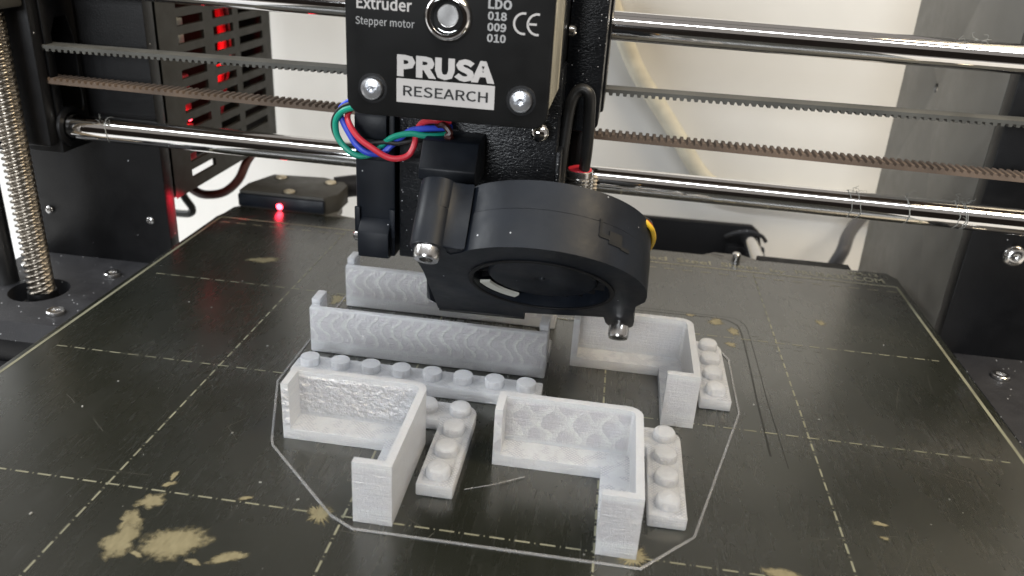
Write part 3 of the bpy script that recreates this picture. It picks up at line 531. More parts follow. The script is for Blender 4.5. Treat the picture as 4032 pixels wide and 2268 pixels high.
# rear frame plate with rod and clip
rp = thing('rear_plate', (180, 302, -60), 'black rear plate of the printer base behind the build plate', 'plate')
mb = MB(); mb.prism([(60, -90), (224, -90), (224, -30), (221, -26), (219, -18), (215, -15.0), (60, -16.5)], (0, 301, 0), EX, EZ, EY, 0, 4, 0.4); build('plate', mb, 'black_matte', rp)
mb = MB(); mb.tube([(203, 299.2, -20.5), (207, 297.5, -17.6), (213, 297, -16.0), (219, 297.5, -17.8), (222, 299.2, -21)], 0.9, 8); build('zip_tie', mb, 'dusty_black', rp)
mb = MB(); mb.box(204, 222, 296.5, 300.8, -36, -24, 1.0); build('rod_holder', mb, 'black_matte', rp)
mb = MB(); mb.cyl((213.8, 300.5, -21.0), (213.8, 60, -21.0), 4, 20)
tag(build('bed_rod', mb, 'chrome', loc=(213.8, 298, -21)), 'bright steel rod running from the rear plate under the build plate', 'rod')

# ------------------------------------------------------------------ heated bed and steel sheet
hb = thing('heated_bed', (125, 105, -3), 'black heated bed carrying the steel sheet with a cable cover at the back', 'heated bed')
mb = MB(); mb.prism([(-1, -12), (251, -12), (252, -10), (252, 212), (248, 217.5), (206, 218.2), (198.5, 223.2), (188, 223.2), (181.5, 218.0), (60, 218), (40, 222), (39, 232), (6, 240), (1.5, 224), (-1.2, 219)], (0, 0, 0), EX, EY, EZ, -3.6, -0.6, 0.3); build('plate', mb, 'panel', hb)
mb = MB(); mb.box(206, 241, 219.2, 234, -7.5, -4.0, 0.5); mb.box(214, 238, 214, 219, -7.4, -4.1, 0.3); build('carriage_edge', mb, 'black_matte', hb)
for x in (221, 233):
    mb = MB(); mb.box(x, x + 7, 217.9, 220.6, -3.4, -1.2, 0.3); build('rear_clip', mb, 'olive', hb)
mb = MB(); mb.lathe((195.3, 215.6, -0.5), EZ, [(1.55, 0), (1.55, 2.9), (1.2, 3.3)], 20); build('locating_pin', mb, 'steel', hb)
mb = MB(); mb.cyl((186.5, 219.5, 0.2), (191.0, 217.4, 0.4), 0.25, 6); build('pin_scratch', mb, 'steel', hb)
# cable cover
mb = MB(); mb.prism([(1.0, 219.6), (35.8, 219.6), (39.4, 226), (39.4, 238), (36.8, 242), (27, 246), (5.4, 243.5), (0.6, 229)], (0, 0, 0), EX, EY, EZ, -1.0, 6.6, 0.5); cv = build('cable_cover', mb, 'olive', hb)
mb = MB(); mb.box(0.8, 36.2, 218.2, 220.4, 0.3, 5.4, 0.7); build('front_strip', mb, 'black_satin', cv)
for x, y in ((10.4, 239.6), (31.9, 239.0), (20.6, 222.6)):
    mb = MB(); mb.lathe((x, y, 6.55), EZ, [(3.0, 0.0), (3.0, 0.08), (2.6, 0.1)], 20); build('screw_hole', mb, 'dark', cv)
    mb = MB(); mb.lathe((x, y, 6.6), EZ, [(2.3, 0), (2.2, 0.55), (1.6, 0.8), (0.8, 0.8), (0.7, 0.3), (0, 0.3)], 16); build('screw', mb, 'gold', cv)
mb = MB(); mb.lathe((18.0, 218.6, 1.6), (0, -1, 0.15), [(1.35, 0), (1.3, 0.5), (0.8, 1.0), (0, 1.15)], 16); build('led', mb, 'led', cv)
mb = MB(); mb.tube([(32, 244, 3), (46, 250, 4), (66, 254, 3), (86, 256, -2), (110, 258, -8)], 4.6, 12); build('cable_sleeve', mb, 'black_matte', cv)
d = bpy.data.lights.new('bed_led_glow', 'POINT'); d.energy = 0.07; d.color = (1, 0.02, 0.05); d.shadow_soft_size = 0.012
o = bpy.data.objects.new('bed_led_glow', d); COL.objects.link(o); o.location = Vector((18.0, 216.2, 1.9)) * S

d = bpy.data.lights.new('bed_led_beam', 'SPOT'); d.energy = 10.0; d.color = (1, 0.02, 0.05); d.shadow_soft_size = 0.012; d.spot_size = R(34); d.spot_blend = 0.8
o = bpy.data.objects.new('bed_led_beam', d); COL.objects.link(o); o.location = Vector((17.0, 216.6, 2.4)) * S
o.rotation_euler = (Vector((-7, 184, 5)) * S - o.location).to_track_quat('-Z', 'Y').to_euler()
sh = thing('steel_sheet', (125, 105, 0), 'dark olive powder coated steel sheet with dashed grid lines and worn tan patches', 'steel sheet')
outline = [(-1.6, -14), (251.6, -14), (252.4, -12), (252.4, 212.4), (250, 217.6), (207, 217.6), (203.5, 217.0), (199, 215.6), (198, 213.6), (192.4, 213.6), (191.4, 215.6), (187, 217.2), (182, 217.6), (40, 217.6), (-0.4, 217.6), (-1.0, 209), (-2.0, 205), (-1.8, 203)]
mb = MB(); mb.prism(outline, (0, 0, 0), EX, EY, EZ, -0.5, 0.0, 0.0); build('sheet', mb, 'sheet', sh)
def rect(mb, x0, x1, y0, y1, z): mb.add([(x0, y0, z), (x1, y0, z), (x1, y1, z), (x0, y1, z)], [(0, 1, 2, 3)])
def seg_line(mb, axis, c, a, b, w, z, dash=None):
    t = a
    while t < b - 1e-6:
        if dash is None: e = b; parts = [(t, b)]; nxt = b
        elif dash == 'dash': parts = [(t, t + 3.6)]; nxt = t + 6.4
        else: parts = [(t, t + 3.0), (t + 3.9, t + 4.1)]; nxt = t + 5.0
        for p, q in parts:
            q = min(q, b)
            if q <= p: continue
            if axis == 'x': rect(mb, p, q, c - w / 2, c + w / 2, z)
            else: rect(mb, c - w / 2, c + w / 2, p, q, z)
        t = nxt
for c in (50, 100, 150):
    mb = MB(); seg_line(mb, 'x', c, 4.5, 246.5, 0.44, 0.05, 'dd'); tag(build('grid_line', mb, 'ink_olive', sh), kind='stuff')
for c in (50, 100, 150, 200):
    mb = MB(); seg_line(mb, 'y', c, 4.5, 205, 0.44, 0.055, 'dd'); tag(build('grid_line', mb, 'ink_olive', sh), kind='stuff')
mb = MB(); seg_line(mb, 'x', 200.2, 2, 249, 0.55, 0.05, 'dash'); tag(build('grid_line', mb, 'ink_faint', sh), kind='stuff')
mb = MB(); seg_line(mb, 'x', 205, 0, 250.4, 0.75, 0.06); build('border_line', mb, 'ink_faint', sh)
for c in (0, 250):
    mb = MB(); seg_line(mb, 'y', c, 0, 204.5, 0.9, 0.06); build('border_line', mb, 'ink_olive', sh)
for wd, x0, x1 in (('Powder', 121, 140), ('coated', 148.6, 169.8), ('Steel', 173.3, 185.6), ('Sheet', 189.3, 202.9), ('by', 206.7, 212.4), ('PRUSA3D.COM', 215.8, 246.8)):
    lettering('sheet_lettering', wd, (x0, 207.6 if wd != 'by' else 206.5, 0), EX, EY, x1 - x0, 3.9, 'ink_faint', sh, 0.012)
lettering('batch_lettering', 'BM-13', (235.4, 213.0, 0), EX, EY, 10.4, 2.6, 'ink_faint', sh, 0.012)
def blob(x, y, rx, ry, rot=0, rag=0.25, n=48, z=0.045, spikes=0.0):
    rnd = random.Random(int(x * 13 + y * 7)); ph = [rnd.uniform(0, 6.28) for _ in range(5)]; mb = MB(); vs = [(x, y, z)]
    for k in range(n):
        t = 2 * PI * k / n
        r = 1 + rag * (0.5 * math.sin(2 * t + ph[0]) + 0.35 * math.sin(3 * t + ph[1]) + 0.25 * math.sin(5 * t + ph[2]) + 0.2 * math.sin(9 * t + ph[3]))
        r *= 1 + spikes * (1 if k % 2 else -1) * rnd.uniform(0.3, 1) + rnd.uniform(-0.075, 0.075)
        a, b = 1.22 * rx * r * math.cos(t), 1.22 * ry * r * math.sin(t)
        vs.append((x + a * math.cos(rot) - b * math.sin(rot), y + a * math.sin(rot) + b * math.cos(rot), z))
    mb.add(vs, [(0, 1 + k, 1 + (k + 1) % n) for k in range(n)]); return mb
zi = 0.02
for a in [(32.2, 169.4, 4.7, 2.4, 0.1, 0.3), (66.3, 146.1, 2.8, 2.6, 0.5, 0.4, 40, 0.045, 0.25), (183.2, 160.2, 2.2, 2.4, 0, 0.2, 40, 0.045, 0.3), (187.9, 154.6, 1.8, 2.3, 0, 0.25, 40, 0.045, 0.35),
          (186.2, 145.6, 1.7, 1.3, 0, 0.3, 30, 0.045, 0.4), (175.3, 162.9, 1.3, 1.0, 0, 0.3, 30, 0.045, 0.4), (216.3, 167.8, 1.2, 2.2, 0.3, 0.3, 30, 0.045, 0.4),
          (61.4, 46.8, 1.9, 2.6, -0.5, 0.3), (60.6, 40.6, 2.3, 2.6, 0.6, 0.35), (61.8, 35.2, 2.8, 4.6, 0.25, 0.28, 48), (71.6, 36.4, 5.6, 4.2, 0.45, 0.14, 56), (83.0, 34.9, 3.4, 1.2, 0.35, 0.3), (66.6, 32.4, 1.6, 0.5, -0.3, 0.3), (77.4, 32.6, 1.5, 0.6, -0.4, 0.3),
          (62.1, 52.4, 1.2, 0.8, 0.5, 0.4), (61.6, 55.2, 0.7, 1.2, 0, 0.4), (95.1, 49.9, 2.5, 2.4, 0, 0.2, 44, 0.045, 0.3), (157.6, 50.2, 2.6, 2.6, 0, 0.2, 44, 0.045, 0.3),
          (208.9, 70.2, 1.7, 0.6, -0.25, 0.35), (208.6, 65.8, 1.2, 0.4, -0.1, 0.35), (186.6, 50.9, 4.0, 1.6, -0.1, 0.3), (79, 51.3, 1.6, 0.5, 0.3, 0.3)]:
    pm = blob(*a); zi += 0.003
    for v in pm.v: v.z = zi
    po = build('worn_patch', pm, 'worn', sh); ra = po.data.attributes.new('rim', 'FLOAT', 'POINT')
    for q in range(1, len(pm.v)): ra.data[q].value = 1.0
def ribbon(pts, w, z, sub=5):
    pts = spline([Vector((p[0], p[1], 0)) for p in pts], sub); mb = MB(); vs = []
    for i, p in enumerate(pts):
        d = (pts[min(i + 1, len(pts) - 1)] - pts[max(i - 1, 0)]).normalized(); n = Vector((-d.y, d.x, 0))
        vs += [(p.x + n.x * w / 2, p.y + n.y * w / 2, z), (p.x - n.x * w / 2, p.y - n.y * w / 2, z)]
    mb.add(vs, [(2 * i, 2 * i + 1, 2 * i + 3, 2 * i + 2) for i in range(len(pts) - 1)]); return mb
build('glue_trace', ribbon([(150, 164.6), (172, 164.5), (187.2, 164.4), (190.4, 162.8), (192.1, 159), (192.4, 151), (192.4, 130), (192.3, 115), (192.6, 98), (192.8, 86)], 0.26, 0.015), 'residue', sh)
build('glue_trace', ribbon([(150, 162.3), (172, 162.6), (184, 162.9), (188.3, 160.6), (190.0, 156), (190.1, 137.4), (189.6, 115), (189.5, 100), (189.4, 90)], 0.5, 0.015), 'residue', sh)
mb = MB()
rnd = random.Random(5)
for _ in range(70):                                  # hair-fine scratches
    x, y = rnd.uniform(5, 246), rnd.uniform(30, 195); a = rnd.choice([0.1, 0.9, 1.2, -0.6, 2.2]) + rnd.uniform(-0.3, 0.3); L = rnd.uniform(2, 14); c = rnd.uniform(-0.1, 0.1)
    rb = ribbon([(x, y), (x + L * 0.5 * math.cos(a), y + L * 0.5 * math.sin(a)), (x + L * math.cos(a + c), y + L * math.sin(a + c))], rnd.uniform(0.07, 0.14), 0.02, 3)
    mb.add(rb.v, rb.f)
for _ in range(46):                                  # short bare nicks on the right half
    x, y = rnd.gauss(202, 9), rnd.uniform(95, 170); a = rnd.uniform(-0.25, 0.15); L = rnd.uniform(1.0, 3.4)
    rb = ribbon([(x, y), (x + L * 0.5, y + L * 0.5 * a), (x + L, y + L * a)], rnd.uniform(0.10, 0.26), 0.02, 2)
    mb.add(rb.v, rb.f)
tag(build('scratches', mb, 'scratch', sh), kind='stuff')

# crumbs lying on the sheet
mb = MB()
for _ in range(120):
    x, y = rnd.uniform(8, 246), rnd.uniform(30, 190); r = 0.07 + 0.26 * rnd.random() ** 3
    mb.box(x - r, x + r, y - r * 0.6, y + r * 0.6, 0.02, 0.02 + r * 0.7, 0, Matrix.Rotation(rnd.uniform(0, 3), 3, 'Z'), (x, y, 0))
tag(build('crumbs', mb, 'dust'), 'tiny pale plastic crumbs scattered over the steel sheet', 'crumbs', None, 'stuff')

# ------------------------------------------------------------------ printed pieces on the sheet
H = 14.3
def wall_floor(walls, floor, hw, hf, bev=0.5):
    """walls: closed outline built to hw; floor: outline built to hf; edges they share are left open below hf"""
    bm = bmesh.new(); cache = {}
    def V(x, y, z):
        k = (round(x, 3), round(y, 3), round(z, 3))
        if k not in cache: cache[k] = bm.verts.new(k)
        return cache[k]
    def E(p): return [(p[i], p[(i + 1) % len(p)]) for i in range(len(p))]
    we, fe = E(walls), E(floor); shared = {frozenset(e) for e in we} & {frozenset(e) for e in fe}
    def face(vs):
        try: bm.faces.new(vs)
        except ValueError: pass
    fpts = set(floor)
    for a, b in we:
        if frozenset((a, b)) in shared: face([V(*a, hf), V(*b, hf), V(*b, hw), V(*a, hw)])
        else:
            lo = [V(*a, 0)]; lo.append(V(*b, 0)); hi = []
            if b in fpts: hi.append(V(*b, hf))
            hi += [V(*b, hw), V(*a, hw)]
            if a in fpts: hi.append(V(*a, hf))
            face(lo + hi)
    for a, b in fe:
        if frozenset((a, b)) not in shared: face([V(*a, 0), V(*b, 0), V(*b, hf), V(*a, hf)])
    face([V(*p, hw) for p in walls]); face([V(*p, hf) for p in floor])
    face([V(*p, 0) for p in walls][::-1]); face([V(*p, 0) for p in floor][::-1])
    bmesh.ops.recalc_face_normals(bm, faces=bm.faces[:])
    es = [e for e in bm.edges if len(e.link_faces) == 2 and e.calc_face_angle(0) > 0.5]
    bmesh.ops.bevel(bm, geom=es, offset=bev, segments=2, affect='EDGES', profile=0.5, clamp_overlap=True)
    mb = MB(); return mb.addbm(bm)
def shift(mb, x, y, z=0):
    for v in mb.v: v += Vector((x, y, z))
    return mb
# corner trough: outer walls along the back and the right, end walls, floor open to the inside
T = 1.7; Wd = 7.9; Lc = 31.8
def corner_outline():
    ro = arc(Lc - 3.4, Lc - 3.4, 3.4, 0, 90, 6)
    ri = arc(Lc - 3.4, Lc - 3.4, 1.7, 90, 0, 6)
    outer = [(0, Lc - Wd), (T, Lc - Wd), (T, Lc - T)] + ri + [(Lc - T, T), (Lc - Wd, T), (Lc - Wd, 0), (Lc, 0)] + ro + [(0, Lc)]
    floor = [(T, Lc - Wd), (Lc - Wd, Lc - Wd), (Lc - Wd, T), (Lc - T, T)] + ri[::-1] + [(T, Lc - T)]
    return outer, floor
ow, ofl = corner_outline()
CG = 'frosted corner pieces standing on the steel sheet'
cp = thing('corner_piece', (78.4, 49.0, 0.06), 'frosted corner piece nearest the four large tan worn patches', 'printed corner piece', CG)
mb = shift(wall_floor(ow, ofl, H, 2.7), 78.4, 49.0, 0.06)
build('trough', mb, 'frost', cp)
def swap(o, mat):
    for ch in o.children:
        ch.material_slots[0].link = 'OBJECT'; ch.material_slots[0].material = M[mat]
c2 = copy_tree(cp, 126.3 - 78.4, 49.3 - 49.0); swap(c2, 'frost_scales'); c2['label'] = 'frosted corner piece in front of the black blower fan, beside the front right stud strip'
c3 = copy_tree(cp, 140.1 - 78.4, 97.7 - 49.0); swap(c3, 'frost_plain'); c3['label'] = 'frosted corner piece partly behind the lower fan screw, furthest from the camera'
# long channels: front wall, end flanges reaching back, floor
CH = 'frosted long channels under the print head'
fw = [(0, 0), (64, 0), (64, 7.9), (61.6, 7.9), (61.6, T), (2.4, T), (2.4, 7.9), (0, 7.9)]
ff = [(61.6, 7.9), (2.4, 7.9), (2.4, T), (61.6, T)]
ch = thing('long_channel', (70.0, 112.6, 0.06), 'long frosted channel with wavy infill showing through its front wall', 'printed channel', CH)
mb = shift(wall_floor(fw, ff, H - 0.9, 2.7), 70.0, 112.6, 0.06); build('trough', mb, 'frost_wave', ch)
for x0, x1 in ((70.05, 72.4), (131.55, 133.95)):
    mb = MB(); mb.box(x0, x1, 114.6, 120.4, H - 0.9, H + 0.8, 0.25); build('end_tab', mb, 'frost_wave', ch)
c = copy_tree(ch, 0.2, 29.4); c['label'] = 'long frosted channel partly hidden behind the fan duct'
# stud strips
SG = 'frosted studded strips lying on the steel sheet'
def stud(x, y, z, parent, r=2.45, h=1.9, dome=0.35):
    mb = MB(); mb.lathe((x, y, z - 0.02), EZ, [(r, 0), (r, h - dome * 1.6), (r * 0.96, h - dome * 0.7), (r * 0.82, h - 0.12), (r * 0.5, h), (0, h + 0.1)], 24)
    return build('stud', mb, 'frost_plain', parent, 50)
st = thing('stud_strip', (70.3, 97.3, 0.06), 'long straight frosted strip with a row of eight studs in front of the wavy channel', 'printed stud strip', SG)
mb = MB(); mb.prism([(70.3, 97.3), (134.3, 97.3), (134.3, 105.2), (72.3, 105.2), (70.3, 103.2)], (0, 0, 0.06), EX, EY, EZ, 0, 3.3, 0.35); build('base', mb, 'frost_plain', st)
for k in range(8): stud(74.3 + 8 * k, 101.2, 3.36, st, 2.45, 2.2, 0.14)
c = copy_tree(st, 0.0, 24.2); c['label'] = 'long straight frosted strip almost hidden between the two long channels'
LG = (88.3, 59.3)
ls = thing('corner_stud_strip', (*LG, 0.06), 'frosted L shaped stud strip lying just right of the tan patches corner piece', 'printed stud strip', SG)
lp = [(0, 24), (24, 24), (24, 0), (31.9, 0)] + arc(27.9, 27.9, 4.0, 0, 90, 6) + [(0, 31.9)]
mb = MB(); mb.prism([(LG[0] + a, LG[1] + b) for a, b in lp], (0, 0, 0.06), EX, EY, EZ, 0, 3.1, 0.4); build('base', mb, 'frost_plain', ls)
mb = MB()
rim = [(1, 25), (25, 25), (25, 1), (30.9, 1)] + arc(27.5, 27.5, 3.4, 0, 90, 6) + [(1, 30.9)]
rim_in = [(1.5, 25.5), (25.5, 25.5), (25.5, 1.5), (30.4, 1.5)] + arc(27.1, 27.1, 3.3, 0, 90, 6) + [(1.5, 30.4)]
mb.prism([(LG[0] + a, LG[1] + b) for a, b in rim], (0, 0, 3.14), EX, EY, EZ, 0, 0.10, 0, [[(LG[0] + a, LG[1] + b) for a, b in rim_in]]); build('rim', mb, 'frost_plain', ls)
for a, b in ((28, 4), (28, 12), (28, 20), (28, 28), (20, 28), (12, 28), (4, 28)): stud(LG[0] + a, LG[1] + b, 3.14, ls, 2.62, 2.3, 1.0)
c = copy_tree(ls, 136.2 - 88.3, 0.1); c['label'] = 'frosted L shaped stud strip at the front right with four domed studs'
c = copy_tree(ls, 150.0 - 88.3, 107.4 - 59.3); c['label'] = 'frosted L shaped stud strip nearest the tan star marks by the dark glue trace'
# skirt line around all the pieces
sk = [(67.5, 95.8), (76.0, 71.9), (77.2, 69.5), (97.4, 49.8), (102.8, 46.8), (158.9, 47.0), (169.7, 58.0), (184.1, 107.1), (184.4, 135.5), (183.0, 139.4), (178, 142.2), (172, 150.2), (68, 151.0), (67.5, 118)]
mb = MB(); n = len(sk); vs = []; fs = []
for i, p in enumerate(sk):
    a, b = Vector(sk[i - 1]), Vector(sk[(i + 1) % n]); q = Vector(p)
    t1 = (q - a).normalized(); t2 = (b - q).normalized(); nn = Vector((-(t1 + t2).y, (t1 + t2).x)).normalized(); k = 0.27 / max(0.5, nn.dot(Vector((-t1.y, t1.x))))
    for w_, z in ((-k, 0.05), (-k, 0.26), (-k * 0.3, 0.38), (k * 0.3, 0.38), (k, 0.26), (k, 0.05)): vs.append((q.x + nn.x * w_, q.y + nn.y * w_, z))
for i in range(n):
    j = (i + 1) % n
    for k in range(6): fs.append((i * 6 + k, i * 6 + (k + 1) % 6, j * 6 + (k + 1) % 6, j * 6 + k))
mb.add(vs, fs)
def strand_mat():
    mt, t, bs = nt('clear_thin_filament'); bs.inputs['Base Color'].default_value = (0.62, 0.62, 0.62, 1); bs.inputs['Roughness'].default_value = 0.22
    bs.inputs['Transmission Weight'].default_value = 0.8; bs.inputs['IOR'].default_value = 1.3
    bump(t, bs, noise(t, coords(t), 1 / (1.5 * S), 3), 0.3, 0.1 * S); return mt
M['strand'] = strand_mat()
tag(build('skirt_line', mb, 'strand'), 'thin clear filament outline laid around all the frosted pieces', 'skirt line')
# thin strings of filament between pieces
for pts, lab in (([(122, 63, 0.3), (128, 66, 0.35), (134, 70, 0.3)], 'fine clear string on the sheet between the front stud strip and corner piece'),
                 ([(133.6, 150.6, 0.4), (137, 150.1, 0.4), (140.4, 149.8, 0.4)], 'short clear string under the fan between channel and corner piece')):
    mb = MB(); mb.tube(pts, 0.09, 6, 4); tag(build('filament_string', mb, 'strand'), lab, 'string')

# ------------------------------------------------------------------ rods, belt, axis end
def tilt(x): return -(x - 150) * 0.006
for z, lab in ((39.7, 'lower polished steel rod crossing behind the print head'), (84.6, 'upper polished steel rod crossing behind the print head')):
    mb = MB(); mb.cyl((-46, 168, z + tilt(-46)), (300, 168, z + tilt(300)), 4.0, 48)
    tag(build('smooth_rod', mb, 'chrome', loc=(127, 168, z)), lab, 'rod', 'polished rods of the cross axis')
bt = thing('drive_belt', (125, 165, 60), 'toothed rubber drive belt stretched in two runs between the polished rods', 'drive belt')
def belt_run(zl, zr, up, mat, lab):
    x0, x1 = -36.0, 300.0; n = int((x1 - x0) / 2.0); s = 1 if up else -1
    def zc(x): return zl + (zr - zl) * (x + 4) / 190.0
    prof = []
    for k in range(n):
        for dx, h in ((0.0, 0), (0.55, 0), (0.75, 0.80), (1.60, 0.80), (1.80, 0)):
            prof.append((x0 + 2.0 * k + dx, h))
    b = MB(); y0, y1 = 161.4, 168.2
    b.add([(x0, y0, zc(x0)), (x1, y0, zc(x1)), (x1, y1, zc(x1)), (x0, y1, zc(x0)), (x0, y0, zc(x0) - s * 0.95), (x1, y0, zc(x1) - s * 0.95), (x1, y1, zc(x1) - s * 0.95), (x0, y1, zc(x0) - s * 0.95)],
          [(0, 1, 2, 3), (4, 5, 6, 7), (0, 1, 5, 4), (3, 2, 6, 7), (0, 3, 7, 4), (1, 2, 6, 5)])
    run = build('belt_run', b, mat, bt); run['label'] = lab
    b = MB(); vs = []; fs = []
    for x, h in prof:
        z = zc(x) + s * (h + 0.01)
        vs += [(x, y0 + 0.02, zc(x)), (x, y0 + 0.02, z), (x, y1 - 0.02, z), (x, y1 - 0.02, zc(x))]
    for i in range(len(prof) - 1):
        a, c = 4 * i, 4 * (i + 1)
        fs += [(a, c, c + 1, a + 1), (a + 1, c + 1, c + 2, a + 2), (a + 2, c + 2, c + 3, a + 3)]
    b.add(vs, fs); tag(build('teeth', b, mat, run, 20), kind='stuff')
belt_run(66.3, 67.4, False, 'belt', 'dark grey upper run with teeth pointing down')
belt_run(56.1, 53.9, True, 'belt_brown', 'dusty brown lower run with teeth pointing up')

xe = thing('axis_end', (-45, 165, 60), 'black printed axis end block holding the polished rods beside the threaded screw', 'axis end block')
poly = [(158, 33.0), (178, 33.0), (178, 112), (158, 112)]
slot = [(166.4, 46), (167, 44.5), (176.2, 44.5), (176.8, 46), (176.8, 68), (174.5, 74.5), (169, 74.5), (166.4, 70)]
mb = MB(); mb.prism([(162.7, 33.0), (178.8, 33.0), (178.8, 112), (162.7, 112)], (-30, 0, 0), EY, EZ, EX, -14, 0, 0.4, [slot]); build('side_plate', mb, 'black', xe)
mb = MB(); mb.box(-60, -44.1, 158.0, 178.8, 33.0, 112, 2.0); build('bearing_block', mb, 'black', xe)
mb = MB(); mb.box(-44.0, -30.3, 157.6, 162.6, 36.0, 112, 1.2); build('front_block', mb, 'powder', xe)
mb = MB(); mb.lathe((-30.2, 168, 39.7 + tilt(-30)), EX, [(6.6, 0), (6.4, 0.8), (4.6, 1.0), (4.3, 0.3)], 24); build('rod_collar', mb, 'black', xe)
mb = MB(); mb.box(-60, -31, 146, 157.5, 78.5, 84, 1.0); build('nut_flange', mb, 'olive', xe)

# fluff and threads caught on the rods
def fluff(x, z, n, spread, seed, wraps):
    rn = random.Random(seed); b = MB()
    for _ in range(n):
        a = rn.uniform(0.2, 2.4); p = Vector((x + rn.gauss(0, spread), 168 - 4.05 * math.cos(a), z + tilt(x) + 4.05 * math.sin(a))); pts = [p]
        for _ in range(4): pts.append(pts[-1] + Vector((rn.gauss(0, 0.8), rn.gauss(0, 0.4), rn.gauss(0.15, 0.45))))
        b.tube(pts, rn.uniform(0.03, 0.07), 5, 3)
    for k in range(wraps):
        xo = x + rn.uniform(-spread, spread) * 1.4; pts = []
        for j in range(13):
            a = -1.0 + j * 0.3; pts.append((xo + (rn.gauss(0, 0.12)) + 0.5 * math.sin(j * 0.6), 168 - 4.12 * math.cos(a), z + tilt(x) + 4.12 * math.sin(a)))
        b.tube(pts, 0.10, 5, 3)
    return b
for a, lab in (((-16, 39.7, 9, 0.8, 1, 1), 'grey fluff caught on the lower rod near the threaded screw'), ((233, 39.7, 5, 1.6, 2, 2), 'curled pale threads wrapped around the right end of the lower rod'),
               ((217, 39.7, 5, 1.0, 6, 2), 'two thin pale rings of thread on the lower rod over the electronics box edge'), ((238, 84.6, 8, 3.0, 3, 0), 'specks of pale fluff on the right end of the upper rod'), ((247, 39.7, 12, 2.5, 9, 3), 'tangle of pale threads at the picture edge of the lower rod')):
    tag(build('thread_fluff', fluff(*a), 'dust', loc=(a[0], 168, a[1])), lab, 'fluff', 'fluff caught on the rods', 'stuff')

# ------------------------------------------------------------------ print head
ex = thing('print_head', (112, 140, 20), 'black print head with stepper motor, blower fan and coloured wires over the sheet', 'print head')
# stepper motor
mx, mz, hw_ = 110.25, 92.4, 21.1
def sq(h, c, cx=mx, cz=mz): return [(cx - h + c, cz - h), (cx + h - c, cz - h), (cx + h, cz - h + c), (cx + h, cz + h - c), (cx + h - c, cz + h), (cx - h + c, cz + h), (cx - h, cz + h - c), (cx - h, cz - h + c)]
def rsq(h, r, cx=mx, cz=mz):
    return arc(cx + h - r, cz - h + r, r, 270, 360, 5) + arc(cx + h - r, cz + h - r, r, 0, 90, 5) + arc(cx - h + r, cz + h - r, r, 90, 180, 5) + arc(cx - h + r, cz - h + r, r, 180, 270, 5)
mb = MB(); mb.prism(rsq(hw_, 3.2), (0, 91, 0), EX, EZ, EY, 0, 2.0, 0.35); mo = build('stepper_motor', mb, 'black_label', ex)
mb = MB(); mb.prism(sq(20.95, 3.4), (0, 93.02, 0), EX, EZ, EY, 0, 26, 0.1); build('lamination_stack', mb, 'laminate', mo)
mb = MB(); mb.prism(rsq(20.9, 3.4), (0, 119.04, 0), EX, EZ, EY, 0, 5.6, 0.3); build('rear_cap', mb, 'black', mo)
FY = Vector((0, -1, 0))
mb = MB(); mb.lathe((110.2, 91.02, 92.1), FY, [(4.9, 0), (4.8, 0.5), (4.2, 1.3), (3.8, 1.5), (3.35, 1.45), (3.0, 0.9), (2.95, 0.2), (2.2, 0.1)], 48); build('boss_ring', mb, 'chrome', mo)
mb = MB(); mb.lathe((110.2, 91.0, 92.1), FY, [(2.9, 0), (2.9, 0.3), (2.3, 0.34)], 32); build('boss_gap', mb, 'dark', mo)
mb = MB(); mb.lathe((110.4, 91.0, 92.4), FY, [(2.2, 0), (2.2, 0.92), (2.05, 1.05), (0, 1.05)], 32); build('shaft', mb, 'steel', mo)
for sx in (-15.5, 15.5):
    for sz in (-15.5, 15.5):
        x, z = mx + sx, mz + sz
        mb = MB(); mb.lathe((x, 91.0, z), FY, [(3.1, 0.0), (3.05, 0.06), (2.4, 0.08)], 28); build('screw_recess', mb, 'black', mo)
        mb = MB(); mb.lathe((x, 90.95, z), FY, [(2.35, 0), (2.35, 0.7), (2.15, 1.15), (1.4, 1.45), (0.75, 1.5), (0.6, 0.9), (0, 0.85)], 24); build('screw', mb, 'zinc', mo)
def words(s_, x, z, w, h, mat, bold=0.0, nm='lettering'): return lettering(nm, s_, (x, 91.0, z), EX, EZ, w, h, mat, mo, bold, 0.05)
words('PRUSA', 99.9, 79.75, 20.2, 4.5, 'white_print', 0.034)
mb = MB(); mb.add([(99.8, 90.95, 74.55), (120.25, 90.95, 74.55), (120.25, 90.95, 79.42), (99.8, 90.95, 79.42)], [(0, 1, 2, 3)]); build('white_panel', mb, 'white_print', mo)
lettering('lettering', 'RESEARCH', (101.2, 90.95, 75.9), EX, EZ, 17.7, 2.15, 'black_print', mo, 0.004, 0.05)
words('Extruder', 91.6, 92.45, 11.3, 2.5, 'white_print', 0.012)
words('Stepper motor', 91.35, 89.0, 12.1, 1.95, 'grey_print', 0.0)
words('LDO', 118.15, 94.2, 4.7, 1.9, 'grey_print', 0.02)
for s_, z in (('018', 92.1), ('009', 90.0), ('010', 87.9)): words(s_, 118.15, z, 3.8, 1.65, 'grey_print', 0.012)
mb = MB()
for cx in (125.35, 128.05):
    o_, i_ = arc(cx, 91.9, 2.15, 80, 280, 20), arc(cx, 91.9, 1.72, 280, 80, 20); o2 = o_ + i_
    mb.add([(a, 90.94, b) for a, b in o2], [(k, k + 1, 40 - k, 41 - k) for k in range(20)])
mb.add([(126.2, 90.94, 91.69), (127.9, 90.94, 91.69), (127.9, 90.94, 92.11), (126.2, 90.94, 92.11)], [(0, 1, 2, 3)])
build('conformity_mark', mb, 'white_print', mo)

